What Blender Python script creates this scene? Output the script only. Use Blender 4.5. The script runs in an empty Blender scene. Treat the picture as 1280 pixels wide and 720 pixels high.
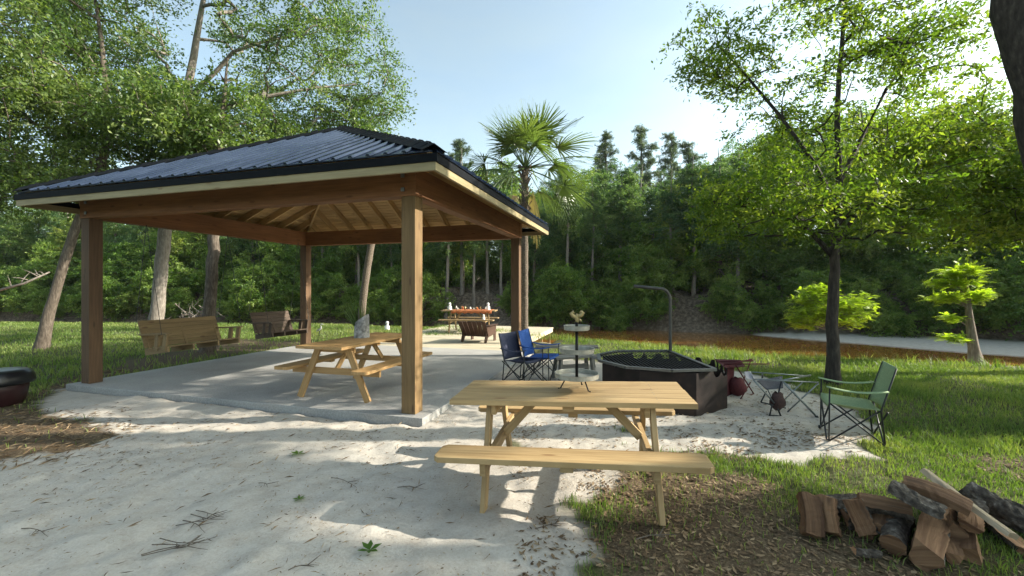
import bpy, math, random
import numpy as np
from mathutils import Vector, Matrix, Euler

random.seed(7)
R = math.radians
scene = bpy.context.scene
col = scene.collection

# ------------------------------------------------------------------ camera
CAM_Z = 1.62
F = 537.0            # focal length in pixels of a 1280 px wide picture
cam_d = bpy.data.cameras.new('camera')
cam = bpy.data.objects.new('camera', cam_d)
col.objects.link(cam)
cam.location = (0, 0, CAM_Z)
cam.rotation_euler = (R(90), 0, 0)
cam_d.sensor_width = 36.0
cam_d.lens = 36.0 * F / 1280.0
cam_d.clip_start = 0.05
cam_d.clip_end = 2000
scene.camera = cam


def gp(px, py, z=0.0):
    """survey helper: the world point at height z seen at a photo pixel (photo 1280 wide)"""
    d = F * (CAM_Z - z) / (py - 360.0)
    return Vector(((px - 640.0) / F * d, d, z))


def dp(px, py, d):
    """world point at depth d"""
    return Vector(((px - 640.0) / F * d, d, CAM_Z - (py - 360.0) / F * d))


# ------------------------------------------------------------------ tagging
def tag(o, label=None, cat=None, group=None, kind=None):
    if label: o['label'] = label
    if cat: o['category'] = cat
    if group: o['group'] = group
    if kind: o['kind'] = kind
    return o


def thing(name, label, cat, loc=(0, 0, 0), rz=0.0, group=None, rot=None):
    o = bpy.data.objects.new(name, None)
    o.empty_display_size = 0.2
    col.objects.link(o)
    o.location = loc
    o.rotation_euler = rot if rot is not None else (0, 0, rz)
    return tag(o, label, cat, group)


def kids(o):
    return [c for c in bpy.data.objects if c.parent == o]


def copy_thing(o, loc, rz=0.0, scale=None, label=None, group=None, rot=None, cat=None):
    c = o.copy(); col.objects.link(c)
    c.location = loc
    c.rotation_euler = rot if rot is not None else (0, 0, rz)
    if scale is not None: c.scale = scale if hasattr(scale, '__len__') else (scale,) * 3
    if label: c['label'] = label
    if group: c['group'] = group
    if cat: c['category'] = cat
    for ch in KIDS[o.name]:
        k = ch.copy(); col.objects.link(k); k.parent = c
        for g in KIDS.get(ch.name, []):
            k2 = g.copy(); col.objects.link(k2); k2.parent = k
    return c


KIDS = {}


def link(o, parent=None):
    col.objects.link(o)
    if parent is not None:
        o.parent = parent
        KIDS.setdefault(parent.name, []).append(o)
    return o


# ------------------------------------------------------------------ mesh builder
class MB:
    def __init__(s):
        s.v = []; s.f = []; s.uv = []; s.mi = []

    def face(s, idx, uv, mi=0):
        s.f.append(idx); s.uv.append(uv); s.mi.append(mi)

    def obox(s, c, ax, ay, az, hx, hy, hz, mi=0):
        """oriented box; uv u runs along the longest side"""
        c = Vector(c); b = len(s.v)
        A = [Vector(ax).normalized(), Vector(ay).normalized(), Vector(az).normalized()]
        H = [hx, hy, hz]
        for k in range(8):
            sg = ((k & 1) * 2 - 1, ((k >> 1) & 1) * 2 - 1, ((k >> 2) & 1) * 2 - 1)
            s.v.append(c + A[0] * (hx * sg[0]) + A[1] * (hy * sg[1]) + A[2] * (hz * sg[2]))
        L = max(range(3), key=lambda i: H[i])
        ou, ov = random.uniform(0, 60), random.uniform(0, 60)
        for ax_i, quads in ((0, ((0, 4, 6, 2), (1, 3, 7, 5))), (1, ((0, 1, 5, 4), (2, 6, 7, 3))), (2, ((0, 2, 3, 1), (4, 5, 7, 6)))):
            o1, o2 = [i for i in range(3) if i != ax_i]
            if o2 == L: o1, o2 = o2, o1
            for n, q in enumerate(quads):
                uv = []
                for k in q:
                    sg = ((k & 1) * 2 - 1, ((k >> 1) & 1) * 2 - 1, ((k >> 2) & 1) * 2 - 1)
                    if ax_i == L:
                        uv.append((ou + sg[o1] * H[o1] * .2, ov + sg[o2] * H[o2]))
                    else:
                        uv.append((ou + sg[o1] * H[o1], ov + sg[o2] * H[o2] + ax_i * .37 + n * .21))
                s.face([b + k for k in q], uv, mi)
        return s

    def box(s, c, size, rz=0.0, mi=0):
        m = Matrix.Rotation(rz, 3, 'Z')
        return s.obox(c, m @ Vector((1, 0, 0)), m @ Vector((0, 1, 0)), (0, 0, 1), size[0] / 2, size[1] / 2, size[2] / 2, mi)

    def bar(s, a, b, w, t, side=(0, 0, 1), mi=0):
        """rectangular bar a->b: w across 'side'-perpendicular, t along side"""
        a = Vector(a); b = Vector(b); d = b - a
        x = d.normalized(); up = Vector(side)
        up = (up - x * up.dot(x))
        if up.length < 1e-5: up = x.orthogonal()
        up.normalize(); y = up.cross(x)
        return s.obox((a + b) / 2, x, y, up, d.length / 2, w / 2, t / 2, mi)

    def tube(s, pts, r, n=8, mi=0, cap=True):
        pts = [Vector(p) for p in pts]
        rr = r if hasattr(r, '__len__') else [r] * len(pts)
        b = len(s.v); prev = None; ln = 0
        us = []
        for i, p in enumerate(pts):
            t = (pts[min(i + 1, len(pts) - 1)] - pts[max(i - 1, 0)])
            t = t.normalized() if t.length > 1e-9 else Vector((0, 0, 1))
            if prev is None:
                x = t.orthogonal().normalized()
            else:
                x = prev - t * prev.dot(t); x = x.normalized() if x.length > 1e-6 else t.orthogonal().normalized()
            prev = x; y = t.cross(x)
            if i: ln += (p - pts[i - 1]).length
            us.append(ln)
            for k in range(n):
                a = 2 * math.pi * k / n
                s.v.append(p + (x * math.cos(a) + y * math.sin(a)) * rr[i])
        ov = random.uniform(0, 50)
        for i in range(len(pts) - 1):
            for k in range(n):
                k2 = (k + 1) % n
                w = 2 * math.pi * rr[i]
                s.face([b + i * n + k, b + i * n + k2, b + (i + 1) * n + k2, b + (i + 1) * n + k],
                       [(us[i], ov + w * k / n), (us[i], ov + w * (k + 1) / n), (us[i + 1], ov + w * (k + 1) / n), (us[i + 1], ov + w * k / n)], mi)
        if cap:
            s.face([b + k for k in range(n)][::-1], [(0, 0)] * n, mi)
            e = b + (len(pts) - 1) * n
            s.face([e + k for k in range(n)], [(0, 0)] * n, mi)
        return s

    def lathe(s, prof, c=(0, 0, 0), n=24, mi=0):
        """prof: list of (r, z)"""
        c = Vector(c); b = len(s.v)
        for r, z in prof:
            for k in range(n):
                a = 2 * math.pi * k / n
                s.v.append(c + Vector((r * math.cos(a), r * math.sin(a), z)))
        for i in range(len(prof) - 1):
            for k in range(n):
                k2 = (k + 1) % n
                s.face([b + i * n + k, b + i * n + k2, b + (i + 1) * n + k2, b + (i + 1) * n + k],
                       [(k / n, prof[i][1]), ((k + 1) / n, prof[i][1]), ((k + 1) / n, prof[i + 1][1]), (k / n, prof[i + 1][1])], mi)
        if prof[0][0] > 1e-4: s.face([b + k for k in range(n)][::-1], [(0, 0)] * n, mi)
        if prof[-1][0] > 1e-4: s.face([b + (len(prof) - 1) * n + k for k in range(n)], [(0, 0)] * n, mi)
        return s

    def grid(s, P, mi=0):
        """P[i][j] points -> sheet"""
        b = len(s.v); ni, nj = len(P), len(P[0])
        for row in P:
            for p in row: s.v.append(Vector(p))
        for i in range(ni - 1):
            for j in range(nj - 1):
                s.face([b + i * nj + j, b + i * nj + j + 1, b + (i + 1) * nj + j + 1, b + (i + 1) * nj + j],
                       [(i / ni, j / nj), (i / ni, (j + 1) / nj), ((i + 1) / ni, (j + 1) / nj), ((i + 1) / ni, j / nj)], mi)
        return s

    def poly(s, pts, th, n=None, mi=0, grain=None):
        """flat polygon thickened by th along its normal"""
        pts = [Vector(p) for p in pts]
        if n is None:
            n = (pts[1] - pts[0]).cross(pts[2] - pts[0])
        n = Vector(n).normalized(); b = len(s.v); k = len(pts)
        o = random.uniform(0, 50)
        for p in pts: s.v.append(p + n * th / 2)
        for p in pts: s.v.append(p - n * th / 2)
        x = Vector(grain) if grain else (pts[1] - pts[0]).normalized(); y = n.cross(x)
        uv = [((p - pts[0]).dot(x) + o, (p - pts[0]).dot(y) + o) for p in pts]
        s.face([b + i for i in range(k)], uv, mi)
        s.face([b + k + i for i in range(k)][::-1], uv[::-1], mi)
        for i in range(k):
            j = (i + 1) % k
            s.face([b + i, b + k + i, b + k + j, b + j], [uv[i], uv[i], uv[j], uv[j]], mi)
        return s

    def build(s, name, mats, parent=None, smooth=False, bevel=0.0, solid=0.0, sub=0):
        me = bpy.data.meshes.new(name)
        me.from_pydata([tuple(v) for v in s.v], [], s.f)
        uvl = me.uv_layers.new(name='UVMap')
        flat = np.array([c for f in s.uv for uv in f for c in uv], dtype=np.float32)
        uvl.data.foreach_set('uv', flat)
        if not isinstance(mats, (list, tuple)): mats = [mats]
        for m in mats: me.materials.append(m)
        me.polygons.foreach_set('material_index', np.array(s.mi, dtype=np.int32))
        if smooth: me.polygons.foreach_set('use_smooth', np.ones(len(s.f), dtype=bool))
        me.update()
        o = bpy.data.objects.new(name, me)
        link(o, parent)
        if solid:
            md = o.modifiers.new('solid', 'SOLIDIFY'); md.thickness = solid; md.offset = 0
        if sub:
            md = o.modifiers.new('sub', 'SUBSURF'); md.levels = sub; md.render_levels = sub
        if bevel:
            md = o.modifiers.new('bevel', 'BEVEL'); md.width = bevel; md.segments = 2; md.limit_method = 'ANGLE'
        return o


def np_mesh(name, V, Fq, mats, parent=None, attrs=None, smooth=False, mi=None):
    """V (n,3), Fq (m,k) with k = 3 or 4"""
    me = bpy.data.meshes.new(name)
    V = np.asarray(V, dtype=np.float32); Fq = np.asarray(Fq, dtype=np.int32)
    m, k = Fq.shape
    me.vertices.add(len(V)); me.vertices.foreach_set('co', V.ravel())
    me.loops.add(m * k); me.loops.foreach_set('vertex_index', Fq.ravel())
    me.polygons.add(m)
    me.polygons.foreach_set('loop_start', np.arange(0, m * k, k, dtype=np.int32))
    if not isinstance(mats, (list, tuple)): mats = [mats]
    for mt in mats: me.materials.append(mt)
    if mi is not None: me.polygons.foreach_set('material_index', np.asarray(mi, dtype=np.int32))
    if smooth: me.polygons.foreach_set('use_smooth', np.ones(m, dtype=bool))
    for an, (dom, arr) in (attrs or {}).items():
        a = me.attributes.new(an, 'FLOAT', dom)
        a.data.foreach_set('value', np.asarray(arr, dtype=np.float32))
    me.update(calc_edges=True)
    o = bpy.data.objects.new(name, me)
    return link(o, parent)


# ------------------------------------------------------------------ numpy noise
_rs = np.random.RandomState(11)
_LAT = _rs.rand(256, 256)


def vnoise(x, y, sc=1.0, off=0.0):
    x = np.asarray(x) * sc + off * 17.3; y = np.asarray(y) * sc + off * 9.1
    xi = np.floor(x).astype(int); yi = np.floor(y).astype(int)
    fx = x - xi; fy = y - yi
    fx = fx * fx * (3 - 2 * fx); fy = fy * fy * (3 - 2 * fy)
    a = _LAT[xi % 256, yi % 256]; b = _LAT[(xi + 1) % 256, yi % 256]
    c = _LAT[xi % 256, (yi + 1) % 256]; d = _LAT[(xi + 1) % 256, (yi + 1) % 256]
    return (a * (1 - fx) + b * fx) * (1 - fy) + (c * (1 - fx) + d * fx) * fy


def fbm(x, y, sc=1.0, oct=4, off=0.0):
    t = 0; amp = .5; tot = 0
    for i in range(oct):
        t = t + amp * vnoise(x, y, sc * 2 ** i, off + i * 3.7); tot += amp; amp *= .5
    return t / tot


def smooth(a, b, x):
    t = np.clip((np.asarray(x) - a) / (b - a), 0, 1)
    return t * t * (3 - 2 * t)


def poly_sd(x, y, poly):
    """signed distance to polygon, positive inside"""
    x = np.asarray(x, dtype=float); y = np.asarray(y, dtype=float)
    d = np.full(x.shape, 1e9); ins = np.zeros(x.shape, dtype=bool)
    n = len(poly)
    for i in range(n):
        x0, y0 = poly[i]; x1, y1 = poly[(i + 1) % n]
        ex, ey = x1 - x0, y1 - y0
        t = np.clip(((x - x0) * ex + (y - y0) * ey) / (ex * ex + ey * ey + 1e-12), 0, 1)
        d = np.minimum(d, np.hypot(x - x0 - t * ex, y - y0 - t * ey))
        c = ((y0 > y) != (y1 > y)) & (x < (x1 - x0) * (y - y0) / (y1 - y0 + 1e-12) + x0)
        ins ^= c
    return np.where(ins, d, -d)


# ------------------------------------------------------------------ materials
def newmat(name):
    m = bpy.data.materials.new(name); m.use_nodes = True
    nt = m.node_tree; nt.nodes.clear()
    out = nt.nodes.new('ShaderNodeOutputMaterial')
    return m, nt, out


def nd(nt, typ, **kw):
    n = nt.nodes.new(typ)
    for k, v in kw.items():
        if k.startswith('i_'):
            key = k[2:]
            key = int(key) if key.isdigit() else key.replace('_', ' ')
            n.inputs[key].default_value = v
        else:
            setattr(n, k, v)
    return n


def ramp(nt, fac, stops):
    r = nt.nodes.new('ShaderNodeValToRGB')
    e = r.color_ramp.elements
    while len(e) < len(stops): e.new(0.5)
    for i, (p, c) in enumerate(stops):
        e[i].position = p
        e[i].color = (*c, 1) if len(c) == 3 else c
    nt.links.new(fac, r.inputs['Fac'])
    return r.outputs['Color']


def mix(nt, fac, a, b, mode='MIX'):
    n = nt.nodes.new('ShaderNodeMix'); n.data_type = 'RGBA'; n.blend_type = mode
    for i, x in ((0, fac), (6, a), (7, b)):
        if isinstance(x, (int, float)): n.inputs[i].default_value = x
        elif isinstance(x, (tuple, list)): n.inputs[i].default_value = (*x, 1)
        else: nt.links.new(x, n.inputs[i])
    return n.outputs[2]


def math_n(nt, op, a, b=None):
    n = nt.nodes.new('ShaderNodeMath'); n.operation = op
    for i, x in ((0, a), (1, b)):
        if x is None: continue
        if isinstance(x, (int, float)): n.inputs[i].default_value = x
        else: nt.links.new(x, n.inputs[i])
    return n.outputs[0]


def noise(nt, vec, scale, detail=4, rough=.55, sx=None):
    n = nt.nodes.new('ShaderNodeTexNoise')
    n.inputs['Scale'].default_value = scale; n.inputs['Detail'].default_value = detail
    n.inputs['Roughness'].default_value = rough
    if sx is not None:
        mp = nt.nodes.new('ShaderNodeMapping'); mp.inputs['Scale'].default_value = sx
        nt.links.new(vec, mp.inputs['Vector']); vec = mp.outputs[0]
    nt.links.new(vec, n.inputs['Vector'])
    return n.outputs['Fac']


def finish(nt, out, color, rough=.6, metal=0.0, bump=None, bstr=.3, bdist=.01, spec=.4):
    p = nt.nodes.new('ShaderNodeBsdfPrincipled')
    if isinstance(color, (tuple, list)): p.inputs['Base Color'].default_value = (*color, 1)
    else: nt.links.new(color, p.inputs['Base Color'])
    if isinstance(rough, (int, float)): p.inputs['Roughness'].default_value = rough
    else: nt.links.new(rough, p.inputs['Roughness'])
    p.inputs['Metallic'].default_value = metal
    p.inputs['Specular IOR Level'].default_value = spec
    if bump is not None:
        b = nt.nodes.new('ShaderNodeBump'); b.inputs['Strength'].default_value = bstr; b.inputs['Distance'].default_value = bdist
        nt.links.new(bump, b.inputs['Height']); nt.links.new(b.outputs[0], p.inputs['Normal'])
    nt.links.new(p.outputs[0], out.inputs[0])
    return p


def wood(name, dark, light, knot=None, rough=.65, tone=.35, bump=.25, bd=.004):
    m, nt, out = newmat(name)
    uv = nd(nt, 'ShaderNodeUVMap').outputs[0]
    g = noise(nt, uv, 1.0, 5, .6, (2.2, 42, 1))
    g2 = noise(nt, uv, 1.0, 3, .5, (1.1, 9, 1))
    f = math_n(nt, 'ADD', math_n(nt, 'MULTIPLY', g, .55), math_n(nt, 'MULTIPLY', g2, .45))
    c = ramp(nt, f, [(.32, dark), (.62, light)])
    t = noise(nt, uv, 1.0, 1, .5, (.35, 1.6, 1))
    tcol = ramp(nt, t, [(.3, (1 - tone,) * 3), (.7, (1, 1, 1))])
    c = mix(nt, 1.0, c, tcol, 'MULTIPLY')
    if knot:
        v = nd(nt, 'ShaderNodeTexVoronoi', voronoi_dimensions='2D'); v.inputs['Scale'].default_value = 1.0
        mp = nd(nt, 'ShaderNodeMapping'); mp.inputs['Scale'].default_value = (1.25, 4.2, 1)
        nt.links.new(uv, mp.inputs[0]); nt.links.new(mp.outputs[0], v.inputs['Vector'])
        k = ramp(nt, v.outputs['Distance'], [(.035, (1, 1, 1)), (.085, (0, 0, 0))])
        c = mix(nt, math_n(nt, 'MULTIPLY', k, .75), c, knot)
    finish(nt, out, c, rough, 0, g, bump, bd, .3)
    return m


def noisy(name, stops, scale, rough=.7, bump=.3, bdist=.01, metal=0.0, detail=6, spec=.35, sx=None, bscale=None):
    m, nt, out = newmat(name)
    tc = nd(nt, 'ShaderNodeTexCoord').outputs['Object']
    f = noise(nt, tc, scale, detail, .6, sx)
    c = ramp(nt, f, stops)
    b = f if bscale is None else noise(nt, tc, bscale, 4, .6, sx)
    finish(nt, out, c, rough, metal, b if bump else None, bump, bdist, spec)
    return m


def leafmat(name, c_dark, c_mid, c_light, trans=.45, gloss=.45, tgain=1.5):
    """leaf: colour differs leaf to leaf (attribute var) and tree to tree"""
    m, nt, out = newmat(name)
    a = nd(nt, 'ShaderNodeAttribute', attribute_name='var').outputs['Fac']
    oi = nd(nt, 'ShaderNodeObjectInfo').outputs['Random']
    f = math_n(nt, 'ADD', a, math_n(nt, 'MULTIPLY', math_n(nt, 'SUBTRACT', oi, .5), .5))
    c = ramp(nt, f, [(.05, c_dark), (.5, c_mid), (.95, c_light)])
    p = nd(nt, 'ShaderNodeBsdfPrincipled')
    p.inputs['Roughness'].default_value = gloss; p.inputs['Specular IOR Level'].default_value = .35
    nt.links.new(c, p.inputs['Base Color'])
    tr = nd(nt, 'ShaderNodeBsdfTranslucent')
    tc = mix(nt, 1.0, c, (tgain, tgain * 1.05, tgain * .45), 'MULTIPLY')
    nt.links.new(tc, tr.inputs['Color'])
    ms = nd(nt, 'ShaderNodeMixShader'); ms.inputs[0].default_value = trans
    nt.links.new(p.outputs[0], ms.inputs[1]); nt.links.new(tr.outputs[0], ms.inputs[2])
    nt.links.new(ms.outputs[0], out.inputs[0])
    return m


def plain(name, c, rough=.5, metal=0.0, spec=.4):
    m, nt, out = newmat(name)
    tc = nd(nt, 'ShaderNodeTexCoord').outputs['Object']
    f = noise(nt, tc, 14, 4)
    cc = mix(nt, 1.0, c, ramp(nt, f, [(.3, (.72,) * 3), (.7, (1.1,) * 3)]), 'MULTIPLY')
    finish(nt, out, cc, rough, metal, f, .08, .004, spec)
    return m


M = {}
M['pine'] = wood('new_pine', (.29, .18, .075), (.53, .37, .185), (.17, .085, .035), .6, .34)
M['pine_table'] = wood('pavilion_pine', (.34, .19, .07), (.53, .33, .145), (.22, .11, .04), .6, .2)
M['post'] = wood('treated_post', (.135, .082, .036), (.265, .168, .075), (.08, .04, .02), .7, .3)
M['post_dark'] = wood('shaded_post', (.085, .046, .024), (.165, .095, .05), (.05, .03, .015), .7, .3)  # the post timber again, with the shade under the roof put into its colour
M['beam'] = wood('brown_beam', (.165, .072, .03), (.30, .14, .062), (.10, .04, .02), .7, .3)
M['fascia'] = wood('fascia_board', (.24, .19, .095), (.37, .30, .165), (.2, .13, .06), .65, .2)
M['lath'] = wood('roof_lath', (.42, .26, .11), (.62, .42, .20), (.2, .1, .05), .7, .35)
M['deckwood'] = wood('deck_boards', (.42, .36, .25), (.58, .51, .38), None, .7, .25)
M['swing'] = wood('swing_wood', (.20, .13, .062), (.33, .23, .115), (.1, .05, .03), .7, .25)
M['swing_dark'] = wood('swing_dark_wood', (.055, .036, .026), (.11, .075, .05), None, .7, .25)
M['greywood'] = wood('weathered_wood', (.16, .145, .12), (.30, .28, .24), None, .8, .35)
M['brownchair'] = wood('brown_stain', (.05, .026, .018), (.085, .045, .03), None, .55, .2)
M['splitwood'] = wood('split_wood', (.12, .055, .028), (.36, .20, .105), (.09, .05, .03), .85, .55, .8, .014)
M['palewood'] = wood('pale_split_wood', (.30, .22, .14), (.48, .38, .26), None, .85, .35, .7, .01)
M['logbark'] = noisy('log_bark', [(.3, (.018, .014, .011)), (.5, (.065, .05, .038)), (.62, (.12, .10, .08)), (.74, (.27, .24, .20))], 26, .9, .9, .012)
M['bark'] = noisy('bark', [(.3, (.05, .038, .028)), (.55, (.12, .095, .072)), (.75, (.22, .185, .15))], 9, .9, .8, .02, sx=(3, 3, .7))
M['bark_dark'] = noisy('dark_bark', [(.3, (.02, .016, .013)), (.55, (.05, .04, .032)), (.8, (.11, .09, .075))], 9, .9, .8, .02, sx=(3, 3, .7))
M['bark_pale'] = noisy('pale_bark', [(.3, (.12, .10, .08)), (.55, (.22, .19, .16)), (.75, (.34, .31, .27))], 8, .9, .6, .02, sx=(3, 3, .7))
M['bark_red'] = noisy('cypress_bark', [(.3, (.10, .075, .055)), (.55, (.20, .155, .12)), (.75, (.31, .26, .215))], 10, .9, .6, .02, sx=(4, 4, .5))
M['palmtrunk'] = noisy('palm_trunk', [(.3, (.055, .04, .03)), (.55, (.14, .11, .082)), (.75, (.25, .205, .16))], 12, .9, .9, .02, sx=(1.5, 1.5, 3))
M['deadwood'] = noisy('dead_wood', [(.3, (.085, .07, .058)), (.6, (.18, .155, .13)), (.8, (.29, .26, .225))], 10, .9, .5)
M['leaf_oak'] = leafmat('oak_leaf', (.055, .10, .028), (.11, .165, .045), (.20, .245, .085), .45, .40, 1.7)
M['leaf_right'] = leafmat('young_oak_leaf', (.065, .115, .014), (.12, .18, .022), (.21, .245, .042), .55, .42, 1.8)
M['leaf_far'] = leafmat('wood_leaf', (.052, .105, .028), (.105, .17, .046), (.195, .24, .078), .5, .45, 1.8)
M['leaf_shrub'] = leafmat('shrub_leaf', (.06, .12, .022), (.115, .19, .038), (.20, .265, .07), .5, .45, 1.7)
M['leaf_cool'] = leafmat('cool_wood_leaf', (.045, .092, .042), (.085, .15, .062), (.15, .215, .085), .5, .42, 1.7)
M['leaf_gold'] = leafmat('gold_wood_leaf', (.075, .12, .024), (.14, .19, .038), (.23, .26, .065), .5, .42, 1.8)
M['leaf_pine'] = leafmat('pine_needle', (.04, .066, .03), (.07, .105, .048), (.11, .15, .07), .25)
M['leaf_lime'] = leafmat('cypress_leaf', (.20, .29, .025), (.33, .42, .042), (.46, .50, .065), .5, .5, 1.75)
M['leaf_palm'] = leafmat('palm_leaf', (.055, .095, .025), (.12, .165, .05), (.24, .26, .10), .35, .32, 1.4)
M['leaf_dead'] = leafmat('dead_leaf', (.14, .10, .055), (.24, .18, .10), (.34, .27, .16), .25, .7, 1.2)
M['grass'] = leafmat('grass_blade', (.06, .11, .022), (.115, .18, .038), (.23, .26, .085), .4, .5, 1.5)
M['straw'] = leafmat('straw', (.09, .055, .03), (.19, .125, .07), (.34, .25, .15), .15, .8, 1.0)
M['black_metal'] = plain('black_steel', (.018, .017, .017), .45, .6)
M['dark_trim'] = plain('black_trim', (.007, .008, .010), .7, .0, .08)
M['steel'] = plain('dull_steel', (.10, .095, .088), .5, .7)
M['pit'] = noisy('rusted_steel', [(.35, (.014, .011, .010)), (.55, (.025, .018, .016)), (.75, (.055, .033, .024))], 4, .7, .2, .004, metal=.0, spec=.15)
M['grate'] = plain('grate_steel', (.16, .16, .155), .4, .8)
M['galv'] = noisy('galvanised_tray', [(.35, (.24, .235, .20)), (.65, (.42, .405, .35))], 14, .5, .1, .003, metal=.3)
M['tube_dark'] = plain('dark_tube', (.03, .032, .034), .4, .5)
M['tube_grey'] = plain('grey_tube', (.23, .25, .25), .35, .7)
M['fab_navy'] = noisy('navy_fabric', [(.3, (.035, .04, .075)), (.7, (.065, .07, .11))], 60, .85, .3, .003)
M['fab_blue'] = noisy('blue_fabric', [(.3, (.012, .055, .23)), (.7, (.022, .095, .34))], 60, .8, .3, .003)
M['fab_green'] = noisy('green_fabric', [(.3, (.20, .28, .15)), (.7, (.30, .37, .20))], 60, .85, .3, .003)
M['fab_red'] = noisy('maroon_fabric', [(.3, (.05, .009, .011)), (.7, (.11, .02, .022))], 60, .85, .3, .003)
M['fab_grey'] = noisy('grey_fabric', [(.3, (.05, .05, .06)), (.7, (.10, .10, .115))], 60, .85, .3, .003)
M['fab_pale'] = noisy('pale_fabric', [(.3, (.3, .28, .30)), (.7, (.42, .4, .42))], 60, .85, .3, .003)
M['fab_brown'] = noisy('brown_bag', [(.3, (.035, .018, .016)), (.7, (.07, .035, .03))], 40, .8, .3, .004)
M['white'] = plain('white_paint', (.78, .77, .74), .5)
M['orange'] = noisy('orange_cloth', [(.3, (.36, .10, .035)), (.7, (.52, .18, .07))], 30, .9, .2, .003)
M['tub'] = plain('maroon_plastic', (.03, .009, .010), .45)
M['lid'] = plain('black_plastic', (.010, .010, .012), .3)
M['chain'] = plain('chain_steel', (.06, .06, .055), .5, .6)
M['brass'] = plain('brass_casting', (.38, .29, .13), .5, .4)
M['fig_bark'] = noisy('silver_bark', [(.3, (.10, .095, .09)), (.5, (.27, .26, .25)), (.7, (.48, .47, .45))], 16, .85, .5, .006)

# roof metal: dark blue-grey painted steel
m, nt, out = newmat('roof_metal')
tc = nd(nt, 'ShaderNodeTexCoord').outputs['Object']
n1 = noise(nt, tc, 1.3, 5)
c = ramp(nt, n1, [(.35, (.020, .032, .062)), (.65, (.032, .048, .085))])
finish(nt, out, c, ramp(nt, n1, [(.3, (.20,) * 3), (.7, (.34,) * 3)]), .45, n1, .04, .01, .6)
M['roof'] = m

# concrete
m, nt, out = newmat('concrete')
tc = nd(nt, 'ShaderNodeTexCoord').outputs['Object']
n1 = noise(nt, tc, .9, 6, .65); n2 = noise(nt, tc, 45, 3)
c = ramp(nt, n1, [(.3, (.195, .185, .168)), (.5, (.285, .272, .25)), (.7, (.365, .35, .32))])
c = mix(nt, .35, c, ramp(nt, n2, [(.3, (.2, .2, .2)), (.7, (.5, .5, .49))]))
finish(nt, out, c, .75, 0, n2, .15, .003, .35)
M['concrete'] = m

# river water, tea brown
m, nt, out = newmat('river_water')
tc = nd(nt, 'ShaderNodeTexCoord').outputs['Object']
n1 = noise(nt, tc, 1.0, 3, .5, (.5, 1.6, 1)); n2 = noise(nt, tc, .12, 3)
c = ramp(nt, n2, [(.3, (.19, .085, .020)), (.7, (.24, .11, .027))])
finish(nt, out, c, .025, 0, n1, .012, .05, .5)
M['water'] = m

# ground: sand, litter, dirt bank and soil under the grass by surveyed cover (attributes)
m, nt, out = newmat('ground_cover')
tc = nd(nt, 'ShaderNodeTexCoord').outputs['Object']
sand_a = nd(nt, 'ShaderNodeAttribute', attribute_name='sand').outputs['Fac']
lit_a = nd(nt, 'ShaderNodeAttribute', attribute_name='litter').outputs['Fac']
bank_a = nd(nt, 'ShaderNodeAttribute', attribute_name='bank').outputs['Fac']
nf = noise(nt, tc, 55, 5, .7); nm = noise(nt, tc, 6, 5, .6); nl = noise(nt, tc, .7, 4)
nv = nd(nt, 'ShaderNodeTexVoronoi'); nv.inputs['Scale'].default_value = 26; nt.links.new(tc, nv.inputs['Vector'])
soil = ramp(nt, nf, [(.3, (.028, .034, .012)), (.5, (.06, .065, .024)), (.7, (.13, .115, .055))])
sandc = ramp(nt, nm, [(.25, (.33, .29, .243)), (.5, (.415, .378, .328)), (.75, (.485, .45, .398))])
sandc = mix(nt, .3, sandc, ramp(nt, nf, [(.3, (.25, .22, .185)), (.55, (.48, .445, .388)), (.7, (.55, .515, .46))]))
speck = ramp(nt, math_n(nt, 'ADD', nv.outputs['Distance'], math_n(nt, 'MULTIPLY', nm, .22)), [(.15, (1, 1, 1)), (.21, (0, 0, 0))])
sandc = mix(nt, math_n(nt, 'MULTIPLY', speck, .5), sandc, (.13, .105, .08))
litc = ramp(nt, nf, [(.28, (.03, .022, .013)), (.48, (.085, .06, .037)), (.62, (.16, .12, .075)), (.75, (.30, .24, .16))])
bankc = ramp(nt, nm, [(.3, (.05, .037, .026)), (.5, (.12, .092, .068)), (.7, (.24, .19, .145))])
c = mix(nt, lit_a, soil, litc)
c = mix(nt, sand_a, c, sandc)
c = mix(nt, bank_a, c, bankc)
hb = math_n(nt, 'ADD', math_n(nt, 'MULTIPLY', nf, .5), nm)
finish(nt, out, c, .95, 0, hb, .5, .02, .15)
M['ground'] = m
# ------------------------------------------------------------------ world and sun
SUN_EL, SUN_ROT = R(28), R(88)
world = bpy.data.worlds.new('World'); scene.world = world; world.use_nodes = True
wn = world.node_tree
sky = wn.nodes.new('ShaderNodeTexSky'); sky.sky_type = 'NISHITA'; sky.sun_disc = False
sky.sun_elevation = SUN_EL; sky.sun_rotation = SUN_ROT
sky.air_density = 1.0; sky.dust_density = 3.0; sky.ozone_density = .8; sky.altitude = 0
bg = wn.nodes['Background']; bg.inputs[1].default_value = .15
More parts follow.
